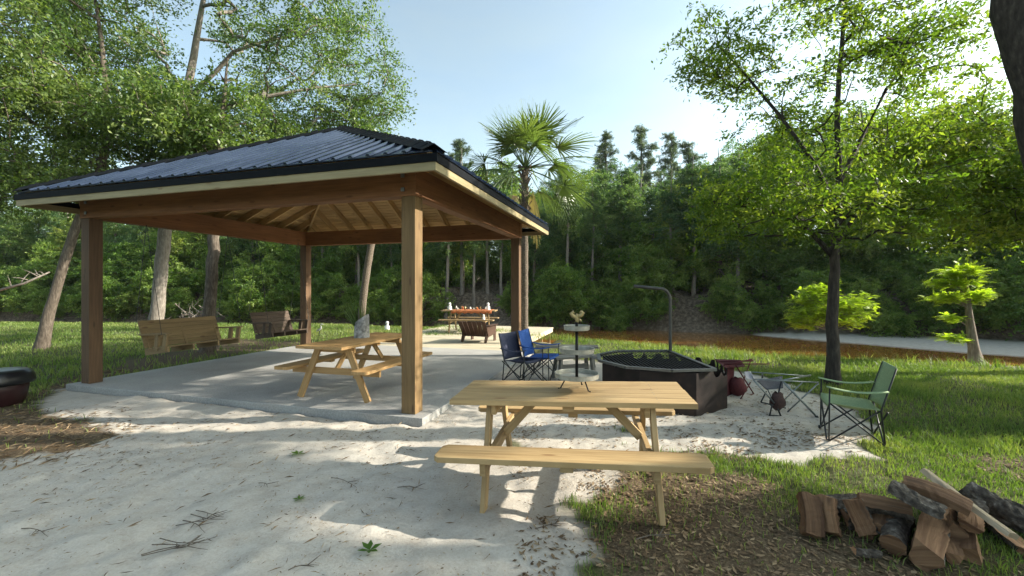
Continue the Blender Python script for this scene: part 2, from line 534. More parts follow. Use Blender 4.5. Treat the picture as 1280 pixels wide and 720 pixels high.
# thin high haze: the sky is paler and less blue than a clean one, in faint streaks
tcw = wn.nodes.new('ShaderNodeTexCoord')
vn = noise(wn, tcw.outputs['Generated'], 1.6, 5, .6, (1, 1.4, 3.5))
vf = wn.nodes.new('ShaderNodeMapRange'); vf.inputs[1].default_value = .3; vf.inputs[2].default_value = .72; vf.inputs[3].default_value = .2; vf.inputs[4].default_value = .6
wn.links.new(vn, vf.inputs[0])
bwn = wn.nodes.new('ShaderNodeRGBToBW'); wn.links.new(sky.outputs[0], bwn.inputs[0])
pale = mix(wn, 1.0, bwn.outputs[0], (1.12, 1.26, 1.32), 'MULTIPLY')
wn.links.new(mix(wn, 1.0, mix(wn, vf.outputs[0], sky.outputs[0], pale), (1.0, 1.08, 1.02), 'MULTIPLY'), bg.inputs[0])
sd = bpy.data.lights.new('sun', 'SUN'); sun = bpy.data.objects.new('sun', sd); col.objects.link(sun)
sd.energy = 4.8; sd.angle = R(.53); sd.color = (1.0, .93, .80)
S = Vector((math.cos(SUN_EL) * math.sin(SUN_ROT), math.cos(SUN_EL) * math.cos(SUN_ROT), math.sin(SUN_EL)))
sun.rotation_euler = S.to_track_quat('Z', 'Y').to_euler()
scene.view_settings.view_transform = 'Standard'
scene.view_settings.look = 'None'
scene.view_settings.gamma = 1.0
scene.view_settings.use_curve_mapping = False
scene.view_settings.exposure = 1.2
cy = scene.cycles
cy.max_bounces = 8; cy.diffuse_bounces = 4; cy.glossy_bounces = 3; cy.transmission_bounces = 4; cy.transparent_max_bounces = 4
cy.use_denoising = True
cy.sample_clamp_indirect = 6

# ------------------------------------------------------------------ terrain
WATER_Z = -0.8
NX = [-400, -40, -25, -10, -2, 1.5, 4.5, 6.2, 10.1, 16, 20, 30, 45, 400]
NY = [24, 21, 19.8, 19.0, 17.2, 13.6, 11.5, 10.0, 8.7, 6.8, 4.9, -3, -18, -400]
FX = [-400, -40, -30, -10, 2.4, 8, 13.3, 20.6, 26, 32, 42, 60, 400]
FY = [38, 33, 31, 28.2, 26, 24.6, 22.6, 18, 14, 8, -4, -24, -400]
BX = [-400, 10.5, 12.5, 14.5, 17, 20, 27, 400]
BW = [-.6, -.6, .6, 2.2, 4.2, 5.0, 5, 5]


def height(x, y):
    x = np.asarray(x, dtype=float); y = np.asarray(y, dtype=float)
    yn = np.interp(x, NX, NY) + (fbm(x, y, .35, 3, 4) - .5) * 1.0
    yf = np.interp(x, FX, FY) + (fbm(x, y, .25, 3, 8) - .5) * 1.6
    bw = np.interp(x, BX, BW)
    w = yf - yn
    s = y - yn
    lawn = (fbm(x, y, .5, 3, 2) - .5) * .06
    # near side: grass lip, sandy slope to the river bed
    h = np.where(s < 0, lawn, lawn * np.clip(1 - s, 0, 1) - smooth(0, 1, s / np.clip(w * .45, 2.2, 5)) * 1.25)
    e = y - (yf - bw)
    bar = -1.25 + smooth(-1.5, .3, e) * .50 + .05 * np.clip(e, 0, 4)
    h = np.where(s > 0, np.maximum(h, bar - np.where(e < -1.5, .1, 0)), h)
    b = y - yf
    rough = (fbm(x, y, .8, 4, 5) - .5)
    up = -.95 + smooth(-.4, 2.3, b) * (2.1 + rough * 1.4) + np.clip(b - 1.5, 0, 60) * .055 + rough * .3
    h = np.where(b > -.4, np.maximum(up, h), h)
    return h


def H(x, y): return float(height(np.array([x]), np.array([y]))[0])


def W(pts): return [tuple(gp(px, py)[:2]) for px, py in pts]


SAND = W([(-260, 625), (0, 577), (100, 562), (160, 540), (110, 527), (50, 516), (42, 500), (85, 484), (300, 470), (620, 452), (690, 447), (760, 452), (930, 466), (1005, 488),
          (1060, 505), (1095, 535), (1085, 570), (1000, 578), (900, 566), (830, 566), (770, 585), (728, 630), (735, 690), (750, 760)]) + [(.5, .6), (-2, .3), (-6, 2)]
LIT1 = W([(735, 610), (770, 585), (860, 590), (960, 610), (1010, 650), (1100, 700), (1300, 705), (1500, 900)]) + [(3, .5), (.4, .3), (.5, 1.5)]
LIT2 = W([(-400, 505), (0, 508), (40, 506), (90, 520), (155, 534), (150, 545), (100, 565), (0, 582), (-260, 630)]) + [(-8, 3.5)]
LIT3 = W([(45, 500), (100, 478), (330, 438), (395, 428), (300, 425), (160, 452), (60, 480)])


def cover(x, y):
    j = (fbm(x, y, 2.2, 4, 1) - .5) * .55 + (fbm(x, y, 9, 2, 6) - .5) * .22
    sand = smooth(-.05, .07, poly_sd(x, y, SAND) + j * .8)
    lit = np.maximum.reduce([smooth(-.25, .25, poly_sd(x, y, P) + j * 1.2) for P in (LIT1, LIT2, LIT3)])
    yn = np.interp(x, NX, NY); yf = np.interp(x, FX, FY)
    s = y - yn
    beach = smooth(.2, .7, s + j)
    bank = smooth(-.5, .3, y - yf + j + np.interp(x, [10.8, 13], [2.4, 0]))
    # patchy dry soil in the near right lawn
    dry = smooth(.50, .62, fbm(x, y, 1.1, 4, 9)) * smooth(7.5, 4.5, y) * (x > 0)
    lit = np.maximum(lit, dry * .8)
    # green tufts and scattered litter in the sand by the table
    tuft = smooth(.60, .68, fbm(x, y, 2.6, 3, 13)) * smooth(.0, .35, 1.1 - np.hypot((x - .75) / 1.3, (y - 4.35) / .75))
    sand = sand * (1 - tuft * .92)
    sand = np.maximum(sand, beach) * (1 - bank)
    return sand, np.clip(lit, 0, 1), bank


def axis(fine0, fine1, step, lo, hi, growth=1.12, mid=None):
    a = list(np.arange(fine0, fine1 + 1e-6, step))
    s = step; x = fine1
    while x < hi:
        s = min(s * growth, 60); 
        if mid and x < mid: s = min(s, .45)
        x += s; a.append(x)
    s = step; x = fine0; pre = []
    while x > lo:
        s = min(s * growth, 60)
        if x > -45: s = min(s, .5)
        x -= s; pre.append(x)
    return np.array(pre[::-1] + a)


gx = axis(-6.5, 6.0, .045, -420, 420, 1.1, 48)
gy = axis(1.2, 7.0, .045, -420, 420, 1.1, 48)
GX, GY = np.meshgrid(gx, gy)
SA, LI, BA = cover(GX.ravel(), GY.ravel())
Z = height(GX.ravel(), GY.ravel())
near = smooth(11, 7, np.hypot(GX.ravel(), GY.ravel()))
xs, ys = GX.ravel(), GY.ravel()
foot = (fbm(xs, ys, 2.4, 3, 21) - .5) * .085 + (fbm(xs, ys, 6.5, 2, 23) - .5) * .036 + (fbm(xs, ys, 17, 2, 25) - .5) * .018
slabd = None
Z = Z + near * (SA * foot * .8 + (1 - SA) * (fbm(xs, ys, 8, 3, 27) - .5) * .05)


PAV = (-3.40, 8.465); PAV_R = R(-16.6)
pu = np.array([math.cos(PAV_R), math.sin(PAV_R)]); pn = np.array([-math.sin(PAV_R), math.cos(PAV_R)])


def slab_local(x, y):
    dx, dy = x - PAV[0], y - PAV[1]
    return dx * pu[0] + dy * pu[1], dx * pn[0] + dy * pn[1]


lx, ly = slab_local(xs, ys)
inside = smooth(.0, .25, np.minimum(3.22 - np.abs(lx), np.minimum(ly + 2.66, 20.0 - ly)))
Z = Z - np.where((ly < 11) & (np.abs(lx) < 3.4), inside, 0) * .18
nx_, ny_ = len(gx), len(gy)
idx = np.arange(nx_ * ny_).reshape(ny_, nx_)
Fq = np.stack([idx[:-1, :-1], idx[:-1, 1:], idx[1:, 1:], idx[1:, :-1]], -1).reshape(-1, 4)
g = np_mesh('ground', np.stack([xs, ys, Z], 1), Fq, M['ground'], None, {'sand': ('POINT', SA), 'litter': ('POINT', LI), 'bank': ('POINT', BA)}, True)
tag(g, 'pale sand, grass and litter covered ground of the riverside clearing', 'ground', kind='structure')

w = MB(); w.grid([[(-400 + 40 * i, -400 + 40 * j, WATER_Z) for j in range(21)] for i in range(21)])
tag(w.build('river', M['water']), 'tea brown river running behind the grassy bank', 'river', kind='structure')


def ground_z(x, y):
    sa = cover(np.array([x]), np.array([y]))[0]
    z = height(np.array([x]), np.array([y]))
    X_, Y_ = np.array([x]), np.array([y])
    nr = smooth(11, 7, np.hypot(X_, Y_))
    ft = (fbm(X_, Y_, 2.4, 3, 21) - .5) * .085 + (fbm(X_, Y_, 6.5, 2, 23) - .5) * .036 + (fbm(X_, Y_, 17, 2, 25) - .5) * .018
    return float((z + nr * (sa * ft * .8 + (1 - sa) * (fbm(X_, Y_, 8, 3, 27) - .5) * .05))[0])


def ground_zv(X_, Y_):
    sa = cover(X_, Y_)[0]
    nr = smooth(11, 7, np.hypot(X_, Y_))
    ft = (fbm(X_, Y_, 2.4, 3, 21) - .5) * .085 + (fbm(X_, Y_, 6.5, 2, 23) - .5) * .036 + (fbm(X_, Y_, 17, 2, 25) - .5) * .018
    return height(X_, Y_) + nr * (sa * ft * .8 + (1 - sa) * (fbm(X_, Y_, 8, 3, 27) - .5) * .05)


# ------------------------------------------------------------------ grass
def blades(rs, x, y, hgt, wid):
    n = len(x)
    z = ground_zv(x, y)
    a = rs.rand(n) * 2 * np.pi
    lean = (rs.rand(n) * .8 + .1) * hgt
    la = rs.rand(n) * 2 * np.pi
    dx, dy = np.cos(a) * wid / 2, np.sin(a) * wid / 2
    tx, ty = np.cos(la) * lean, np.sin(la) * lean
    b0 = np.stack([x - dx, y - dy, z - .01], 1); b1 = np.stack([x + dx, y + dy, z - .01], 1)
    m0 = np.stack([x + tx * .35 - dx * .8, y + ty * .35 - dy * .8, z + hgt * .6], 1)
    m1 = np.stack([x + tx * .35 + dx * .8, y + ty * .35 + dy * .8, z + hgt * .6], 1)
    t0 = np.stack([x + tx, y + ty, z + hgt], 1)
    V = np.stack([b0, b1, m1, m0, t0], 1).reshape(-1, 3)
    i = np.arange(n) * 5
    Fs = np.concatenate([np.stack([i, i + 1, i + 2], 1), np.stack([i, i + 2, i + 3], 1), np.stack([i + 3, i + 2, i + 4], 1)])
    var = np.clip(.3 + rs.rand(n) * .5 + (fbm(x, y, 1.3, 3, 31) - .5) * .9, 0, 1)
    return V, Fs, np.repeat(var, 5)


rs = np.random.RandomState(5)
GV, GF, GA, off = [], [], [], 0


def add_grass(n, x0, x1, y0, y1, h0, h1, wd, keep):
    global off
    x = rs.uniform(x0, x1, n); y = rs.uniform(y0, y1, n)
    vis = (np.abs(x) < 1.3 * y + 2.6)
    x, y = x[vis], y[vis]
    sa, li, ba = cover(x, y)
    yn = np.interp(x, NX, NY)
    dens = (1 - sa) ** 2 * (1 - li * .86) * (1 - ba) * (y < yn + .5)
    a_, b_ = slab_local(x, y)
    dens *= ~((np.abs(a_) < 3.3) & (b_ > -2.75) & (b_ < 2.9))
    dens *= ~((a_ > .1) & (a_ < 3.5) & (b_ > 2.5) & (b_ < 9.5))
    dens *= .35 + .65 * smooth(.32, .55, fbm(x, y, 1.1, 3, 35))
    k = rs.rand(len(x)) < dens * keep
    x, y = x[k], y[k]
    if not len(x): return
    hh = rs.uniform(h0, h1, len(x)) * (.6 + .8 * fbm(x, y, .8, 2, 37))
    V, Fs, A = blades(rs, x, y, hh, wd)
    GV.append(V); GF.append(Fs + off); GA.append(A); off += len(V)


add_grass(100000, .3, 8.5, 1.2, 4.6, .025, .065, .006, 1)
add_grass(90000, .5, 12, 4.2, 8.5, .04, .10, .008, 1)
add_grass(70000, .8, 16, 8, 15, .05, .11, .012, 1)
add_grass(110000, -26, -3, 6, 20.5, .05, .11, .016, 1)
add_grass(9000, -9.5, -4.5, 4, 7.5, .03, .09, .009, 1)
add_grass(14000, -3, 4, 14, 20, .07, .15, .018, 1)
# taller weeds along the lip of the bank
xw = rs.uniform(-3, 17, 5000); yw = np.interp(xw, NX, NY) + rs.normal(-.1, .3, 5000)
kk = (np.abs(xw) < 1.25 * yw) & (fbm(xw, yw, 1.1, 2, 51) > .5)
V, Fs, A = blades(rs, xw[kk], yw[kk], rs.uniform(.10, .24, kk.sum()), .012)
GV.append(V); GF.append(Fs + off); GA.append(A); off += len(V)
tag(np_mesh('grass', np.concatenate(GV), np.concatenate(GF), M['grass'], None, {'var': ('POINT', np.concatenate(GA))}),
    'green lawn grass growing round the sand', 'grass', kind='stuff')

# ------------------------------------------------------------------ leaf litter, straw and bits on the sand
LV, LF, LA, lo = [], [], [], 0


def add_flakes(n, x0, x1, y0, y1, l0, l1, asp, keepf, lift=.006):
    global lo
    x = rs.uniform(x0, x1, n); y = rs.uniform(y0, y1, n)
    vis = (np.abs(x) < 1.3 * y + .5)
    x, y = x[vis], y[vis]
    k = rs.rand(len(x)) < keepf(x, y)
    a_, b_ = slab_local(x, y)
    k &= ~((np.abs(a_) < 3.25) & (b_ > -2.65))
    x, y = x[k], y[k]; n = len(x)
    z = ground_zv(x, y) + lift
    a = rs.rand(n) * 2 * np.pi; L = rs.uniform(l0, l1, n); w_ = L * asp * rs.uniform(.6, 1.4, n)
    ux, uy = np.cos(a), np.sin(a); tz = rs.uniform(-.25, .45, n)
    p0 = np.stack([x - ux * L / 2, y - uy * L / 2, z], 1)
    p2 = np.stack([x + ux * L / 2, y + uy * L / 2, z + np.abs(tz) * L * .6], 1)
    mz = rs.uniform(0, .35, n) * L * .5
    p1 = np.stack([x - uy * w_ / 2, y + ux * w_ / 2, z + mz], 1)
    p3 = np.stack([x + uy * w_ / 2, y - ux * w_ / 2, z + mz * .3], 1)
    LV.append(np.stack([p0, p1, p2, p3], 1).reshape(-1, 3))
    LF.append(np.arange(n * 4).reshape(-1, 4) + lo); LA.append(np.repeat(rs.rand(n), 4)); lo += n * 4


add_flakes(26000, -.2, 6, 1.5, 5.2, .015, .06, .35, lambda x, y: cover(x, y)[1] * .95)
add_flakes(9000, .3, 7, 3, 6.5, .015, .06, .22, lambda x, y: .30 * (1 - cover(x, y)[0]))
add_flakes(16000, -9, -3, 3.4, 8.5, .03, .12, .10, lambda x, y: cover(x, y)[1])
add_flakes(9500, -6, 1.2, 1.4, 5.6, .006, .026, .35, lambda x, y: cover(x, y)[0] * (.25 + .75 * smooth(.45, .6, fbm(x, y, 1.0, 3, 41))))
add_flakes(500, -6, 1.2, 1.4, 5.6, .03, .09, .025, lambda x, y: cover(x, y)[0] * .8)
add_flakes(700, -5, 1.2, 1.4, 5.4, .03, .10, .07, lambda x, y: cover(x, y)[0])
add_flakes(3800, .5, 5, 4.2, 8, .012, .055, .4, lambda x, y: cover(x, y)[0] * .9)
add_flakes(1400, -5.5, -1.0, 3.9, 6.0, .015, .05, .4, lambda x, y: cover(x, y)[0] * smooth(.5, .6, fbm(x, y, 1.4, 3, 45)))
tag(np_mesh('leaf_litter', np.concatenate(LV), np.concatenate(LF), M['straw'], None, {'var': ('POINT', np.concatenate(LA))}),
    'brown dead leaves, straw and chips scattered over sand and soil', 'leaf litter', kind='stuff')


# ------------------------------------------------------------------ trees
def leaf_quads(rs, C, n_per, spread, L, Wd, flat=.6, droop=.3, var_amp=.25, up=.5, outward=None):
    """clusters C (k,3): leaves as folded diamonds on short hidden sprays"""
    k = len(C); n = k * n_per
    cid = np.repeat(np.arange(k), n_per)
    sp = spread if np.isscalar(spread) else np.repeat(spread, n_per)[:, None]
    # sprays: each cluster has a few twig directions, leaves sit along them
    nt_ = 6
    td = rs.normal(size=(k, nt_, 3)); td[..., 2] *= flat
    td /= np.linalg.norm(td, axis=2, keepdims=True) + 1e-9
    ti = rs.randint(0, nt_, n)
    d = td[cid, ti]
    r = rs.rand(n, 1) ** .8
    P = C[cid] + d * r * sp * 1.3 + rs.normal(size=(n, 3)) * sp * .16 * np.array([1, 1, flat])
    P[:, 2] -= (r[:, 0] ** 2) * (sp if np.isscalar(sp) else sp[:, 0]) * droop
    ax = d + rs.normal(size=(n, 3)) * .8; ax[:, 2] -= droop * .6
    ax /= np.linalg.norm(ax, axis=1, keepdims=True) + 1e-9
    nr = rs.normal(size=(n, 3)); nr[:, 2] += up * 2
    sd_ = np.cross(ax, nr); sd_ /= np.linalg.norm(sd_, axis=1, keepdims=True) + 1e-9
    nn = np.cross(sd_, ax)
    l = (L * rs.uniform(.6, 1.3, n))[:, None]; w_ = (Wd * rs.uniform(.7, 1.3, n))[:, None]
    v0 = P - ax * l * .5; v2 = P + ax * l * .5
    v1 = P + sd_ * w_ * .5 + nn * w_ * .15; v3 = P - sd_ * w_ * .5 + nn * w_ * .15
    V = np.stack([v0, v1, v2, v3], 1).reshape(-1, 3)
    cv = rs.normal(size=k) * var_amp
    var = np.clip(.5 + cv[cid] + rs.normal(size=n) * .16, 0, 1)
    return V, np.arange(n * 4).reshape(-1, 4), np.repeat(var, 4)


def wood_mesh(A, par, rad, ntr, n=5, nt_=12):
    """trunk and limbs as one connected skin: limbs share rings, and each limb root shares a vertex with the trunk"""
    V, Fq = [], []; ring = {}; b = 0
    uv_ = None

    def circ(d, m):
        ref = np.array([0, 0, 1.]) if abs(d[2]) < .9 else np.array([1., 0, 0])
        x = np.cross(ref, d); x /= np.linalg.norm(x); y = np.cross(d, x)
        a = np.arange(m) * 2 * np.pi / m
        return np.cos(a)[:, None] * x + np.sin(a)[:, None] * y
    ref = np.array([1., 0, 0])
    for i in range(ntr):
        d = A[min(i + 1, ntr - 1)] - A[max(i - 1, 0)]; d = d / np.linalg.norm(d)
        x = ref - d * ref.dot(d); x /= np.linalg.norm(x); y = np.cross(d, x)
        a = np.arange(nt_) * 2 * np.pi / nt_
        lump = 1 + .07 * np.sin(3 * a + i * .35) + .05 * np.sin(5 * a - i * .5)
        V.append(A[i] + (np.cos(a)[:, None] * x + np.sin(a)[:, None] * y) * (rad[i] * lump)[:, None]); ring[i] = b + np.arange(nt_); b += nt_
        if i:
            k = np.arange(nt_); k2 = (k + 1) % nt_
            Fq.append(np.stack([ring[i - 1][k], ring[i - 1][k2], ring[i][k2], ring[i][k]], 1))
    TV = np.concatenate(V)
    for i in range(ntr, len(A)):
        p = par[i]; a0 = A[p]; c = A[i]; d = c - a0; L = np.linalg.norm(d)
        d = d / L if L > 1e-6 else np.array([0, 0, 1.])
        cc = circ(d, n)
        if p < ntr:
            st = a0 + cc * min(rad[p] * .8, rad[i] * 1.5)
            q = ring[p][int(np.argmin(np.linalg.norm(TV[ring[p]] - (a0 + d * rad[p]), axis=1)))]
            r0 = b + np.arange(n); V.append(st); b += n; r0 = r0.copy(); r0[0] = q
        else:
            r0 = ring[p]
            # turn the new ring so that it lines up with the shared one
        V.append(c + cc * rad[i]); r1 = b + np.arange(n); b += n; ring[i] = r1
        k = np.arange(n); k2 = (k + 1) % n
        Fq.append(np.stack([r0[k], r0[k2], r1[k2], r1[k]], 1))
    return np.concatenate(V), np.concatenate(Fq)


def make_tree(name, label, cat, loc, trunk, lobes, leaf_m, bark_m, seed=1, n_per=60, L=.1, Wd=.045, spread=.4, flat=.6, droop=.3,
              var_amp=.22, group=None, twig_r=.006, min_z=None, up=.5, rz=0, hollow=.0, holes=0.0, flare=1.15, limbs=()):
    """trunk: [(x,y,z,r)...] relative to loc; lobes: [(cx,cy,cz,rx,ry,rz,count)]"""
    rs = np.random.RandomState(seed)
    root = thing(name, label, cat, loc, rz, group)
    tp = np.array(trunk, dtype=float)
    # resample the trunk smoothly
    t = np.linspace(0, len(tp) - 1, (len(tp) - 1) * 5 + 1)
    ii = np.arange(len(tp))
    TP = np.stack([np.interp(t, ii, tp[:, k]) for k in range(4)], 1)
    ker = np.array([.25, .5, .25])
    for _ in range(3):
        for k in range(3):
            pad = np.concatenate([[2 * TP[0, k] - TP[1, k]], TP[:, k], [2 * TP[-1, k] - TP[-2, k]]])
            TP[:, k] = np.convolve(pad, ker, 'valid')
    TP[1:, :2] += rs.normal(size=(len(TP) - 1, 2)) * TP[1:, 3:4] * .12
    r_t = TP[:, 3].copy(); r_t[0] *= flare * 1.15; r_t[1] *= (1 + flare) / 2
    C = []
    for cx, cy, cz, rx, ry, rz_, n in lobes:
        k = 0
        while k < n:
            u = rs.normal(size=3); u /= np.linalg.norm(u)
            rr = (hollow + (1 - hollow) * rs.rand()) ** (1 / 2.2)
            p = np.array([cx, cy, cz]) + u * rr * np.array([rx, ry, rz_])
            if holes and fbm(p[0] + 40 + p[2] * .7, p[1] + 40 - p[2] * .5, .55, 2, seed % 9) < holes:
                k += .35; continue
            C.append(p); k += 1
    C = np.array(C)
    if min_z is not None: C = C[C[:, 2] > min_z]
    nodes = [p[:3] for p in TP]; par = [-1] + list(range(len(TP) - 1)); ntr = len(nodes)
    zmin = TP[0, 2] + (TP[-1, 2] - TP[0, 2]) * .2
    ok = [p[2] > zmin for p in TP]
    dist = np.array([np.min(np.linalg.norm(TP[:, :3] - c, axis=1)) for c in C])
    LN, LP_, LR = [], [], []
    for lb in limbs:
        pj = int(np.argmin(np.linalg.norm(TP[:, :3] - np.array(lb[0][:3]), axis=1)))
        for q in lb[1:]:
            LN.append(np.array(q[:3]) + rs.normal(size=3) * .04); LP_.append(pj); LR.append(q[3]); pj = ntr + len(LN) - 1
    order = np.argsort(dist)
    nl = len(LN)
    A = np.zeros((ntr + nl + len(C) * 3, 3)); A[:ntr] = np.array(nodes); na = ntr + nl
    if nl: A[ntr:na] = np.array(LN)
    valid = np.zeros(len(A), bool); valid[:ntr] = ok; valid[ntr:na] = True
    par = par + LP_ + [0] * (len(C) * 3)
    tipw = np.zeros(len(A))
    for ci in order:
        c = C[ci]
        dv = c - A[:na]
        dd = np.linalg.norm(dv, axis=1)
        pen = dd + np.where(dv[:, 2] < 0, -dv[:, 2] * .9, 0) + np.where(np.arange(na) >= ntr + nl, .12, 0)
        pen[~valid[:na]] = 1e9
        j = int(np.argmin(pen)); a = A[j]
        mid1 = a + (c - a) * .4 + np.array([0, 0, .06 * dd[j]]) + rs.normal(size=3) * .06 * dd[j]
        mid2 = a + (c - a) * .75 + np.array([0, 0, .06 * dd[j]]) + rs.normal(size=3) * .05 * dd[j]
        pj = j
        for q in (mid1, mid2, c):
            A[na] = q; par[na] = pj; valid[na] = True; pj = na; na += 1
        tipw[pj] = 1
    A = A[:na]; par = np.array(par[:na])
    acc = tipw[:na].copy()
    for i in range(na - 1, ntr - 1, -1): acc[par[i]] += acc[i]
    rad = twig_r * np.maximum(acc, 1) ** .46
    rad[:ntr] = r_t
    lim = np.interp(np.clip(A[:, 2], tp[0, 2], tp[-1, 2]), tp[:, 2], tp[:, 3]) * .62 + .004
    rad[ntr:] = np.minimum(rad[ntr:], np.maximum(lim[ntr:], .012))
    if nl: rad[ntr:ntr + nl] = np.array(LR)
    V, Fq = wood_mesh(A, par, rad, ntr)
    np_mesh('trunk', V, Fq, bark_m, root, smooth=True)
    V, Fq, va = leaf_quads(rs, C, n_per, spread, L, Wd, flat, droop, var_amp, up)
    np_mesh('crown', V, Fq, leaf_m, root, {'var': ('POINT', va)})
    return root
def rel(base, px, py, d):
    p = dp(px, py, d); return (p.x - base[0], p.y - base[1], p.z - base[2])


# --- left oaks beside the pavilion
bA = (-12.4, 11.3, H(-12.4, 11.3) - .05)
make_tree('oak_tree', 'dark leaning oak trunk on the lawn left of the left front pavilion post', 'tree', bA,
          [(0, 0, 0, .135), (.32, 0, 1.4, .11), (.75, .1, 3.1, .10), (1.5, .2, 5, .095), (1.6, .1, 7.5, .06), (1.4, 0, 9.6, .03)],
          [(.4, 0, 6.6, 3.0, 2.6, 2.1, 330), (.4, .2, 4.5, 2.6, 1.8, .8, 130), (-2.5, .4, 4.6, 2.2, 2.0, 1.1, 120), (-3, 0, 6.6, 2.6, 2.6, 2.2, 150), (0, .3, 9.6, 3.4, 3, 1.6, 190)],
          M['leaf_oak'], M['bark'], 21, n_per=92, L=.105, Wd=.046, spread=.5, holes=.41, group='oaks left of the pavilion')
bB = (-11.15, 13.4, H(-11.15, 13.4) - .05)
make_tree('oak_tree', 'big oak with pale sunlit trunk rising behind the nearer porch swing', 'tree', bB,
          [(0, 0, 0, .20), (.12, 0, 1.2, .18), (.3, 0, 3.37, .168), (.6, .1, 5.6, .15), (.95, .1, 7.9, .12), (1.45, .1, 10.6, .07), (1.8, 0, 12.6, .03)],
          [(.7, 0, 8.2, 3.6, 3.0, 2.3, 330), (5.0, .2, 8.0, 2.75, 2.4, 2.2, 330), (2.4, -.6, 5.7, 4.4, 2.2, 1.2, 330), (5.2, -.3, 6.0, 2.2, 1.8, .9, 120), (3.6, 0, 10.8, 3.6, 3.4, 1.6, 230), (-1, .5, 11, 3, 3, 1.6, 130)],
          M['leaf_oak'], M['bark_pale'], 22, n_per=92, L=.105, Wd=.046, spread=.5, holes=.41, group='oaks left of the pavilion', twig_r=.008,
          limbs=[[(.95, .1, 7.6), (1.42, 0, 8.0, .075), (2.0, -.1, 8.5, .065), (2.7, -.2, 8.9, .055), (3.8, -.2, 9.3, .04), (5.0, 0, 9.5, .02)],
                 [(.7, .1, 6.2), (.2, -.3, 6.8, .075), (-.7, -.5, 7.7, .065), (-1.8, -.5, 9.3, .05), (-2.9, -.4, 10.4, .03), (-3.5, -.4, 11.2, .015)],
                 [(.9, .1, 6.9), (2.0, -.2, 7.1, .07), (3.6, -.3, 7.5, .055), (5.1, -.2, 7.85, .04), (6.3, 0, 8.1, .02)]])
bC = (-7.75, 10.9, H(-7.75, 10.9) - .05)
make_tree('oak_tree', 'slim oak trunk standing behind the right end of the nearer porch swing', 'tree', bC,
          [(0, 0, 0, .15), (.1, 0, 1.4, .135), (.22, 0, 2.9, .125), (.2, .1, 4.6, .10), (.3, .2, 6.4, .05), (.4, .2, 7.6, .02)],
          [(-.3, .6, 6.1, 2.4, 2.0, 1.1, 190), (-1.6, .4, 4.9, 1.6, 1.4, .6, 70)],
          M['leaf_oak'], M['bark'], 23, n_per=90, L=.115, Wd=.05, spread=.45, holes=.40, group='oaks left of the pavilion')

# --- right hand young oak by the fire pit
bF = tuple(gp(1042, 482)); bF = (bF[0], bF[1], H(bF[0], bF[1]) - .04)
make_tree('young_oak_tree', 'young oak with dark slender trunk and airy bright crown behind the fallen chairs', 'tree', bF,
          [(0, 0, 0, .105), (-.02, 0, 1.3, .08), (.03, 0, 2.4, .066), (.14, .05, 3.4, .052), (.08, .05, 4.5, .040), (.2, 0, 6.4, .028), (.3, 0, 8.1, .01)],
          [(0, 0, 3.2, 2.3, 1.9, .8, 140), (-1.55, -.3, 2.95, 1.0, 1.0, .6, 70), (.1, 0, 4.5, 1.9, 1.6, .7, 95), (.1, 0, 5.6, 1.8, 1.6, .8, 100), (-1.75, 0, 5.5, 1.0, .8, .8, 58),
           (.2, 0, 7.0, 1.5, 1.3, .9, 85), (1.45, 0, 5.7, .9, .8, .5, 38), (1.5, .2, 3.3, .9, 1.2, .8, 70)],
          M['leaf_right'], M['bark_dark'], 31, n_per=70, L=.085, Wd=.032, spread=.30, flat=.5, holes=.36, twig_r=.0048, var_amp=.26,
          limbs=[[(.1, .05, 3.0), (-.35, 0, 3.75, .036), (-.9, -.05, 4.5, .028), (-1.4, 0, 5.1, .02), (-1.9, 0, 5.7, .01)],
                 [(.1, .05, 3.5), (.45, .05, 4.1, .032), (.85, .05, 4.8, .025), (1.3, 0, 5.4, .016), (1.7, 0, 5.8, .008)],
                 [(0, 0, 2.1), (-.45, -.05, 2.6, .034), (-1.0, -.12, 2.85, .026), (-1.6, -.2, 3.05, .016), (-2.1, -.25, 3.05, .008)],
                 [(.03, 0, 2.4), (.4, .1, 2.85, .03), (.95, .15, 3.15, .022), (1.6, .2, 3.4, .012)]])

# --- leafy tree standing at the right edge of the clearing
bG = (12.7, 8.1, H(12.7, 8.1) - .1)
make_tree('water_oak_tree', 'broad leafy tree whose low branches fill the right edge above the cypress', 'tree', bG,
          [(0, 0, 0, .2), (0, 0, 2, .17), (-.2, 0, 4, .13), (-.3, 0, 6, .06), (-.3, 0, 6.8, .02)],
          [(-3.4, .1, 3.6, 2.0, 1.3, 1.15, 230), (-1.0, -.5, 4.5, 1.8, 1.4, .9, 150), (-.5, -.3, 5.6, 2.6, 2.0, 1.1, 170), (-4.2, .8, 4.9, 1.5, 1.2, .8, 110), (-2.2, -1.2, 2.7, 1.2, .8, .5, 50)],
          M['leaf_right'], M['bark_dark'], 33, n_per=95, L=.095, Wd=.04, spread=.38, flat=.55, holes=.30, var_amp=.26)
# --- leaning trunk in the top right corner
make_tree('tall_oak_tree', 'dark leaning trunk cut off by the top right corner', 'tree', (7.0, 5.0, H(7, 5) - .05),
          [(0, 0, 0, .26), (-.45, 0, 2, .22), (-.86, 0, 3.7, .2), (-1.2, 0, 5.2, .18), (-1.6, 0, 7.6, .13), (-1.8, 0, 9.6, .08), (-1.8, 0, 11, .03)],
          [(-1.6, -.6, 9.6, 3.2, 2.2, 1.7, 190)],
          M['leaf_right'], M['bark_dark'], 35, n_per=75, L=.12, Wd=.05, spread=.5, holes=.42)
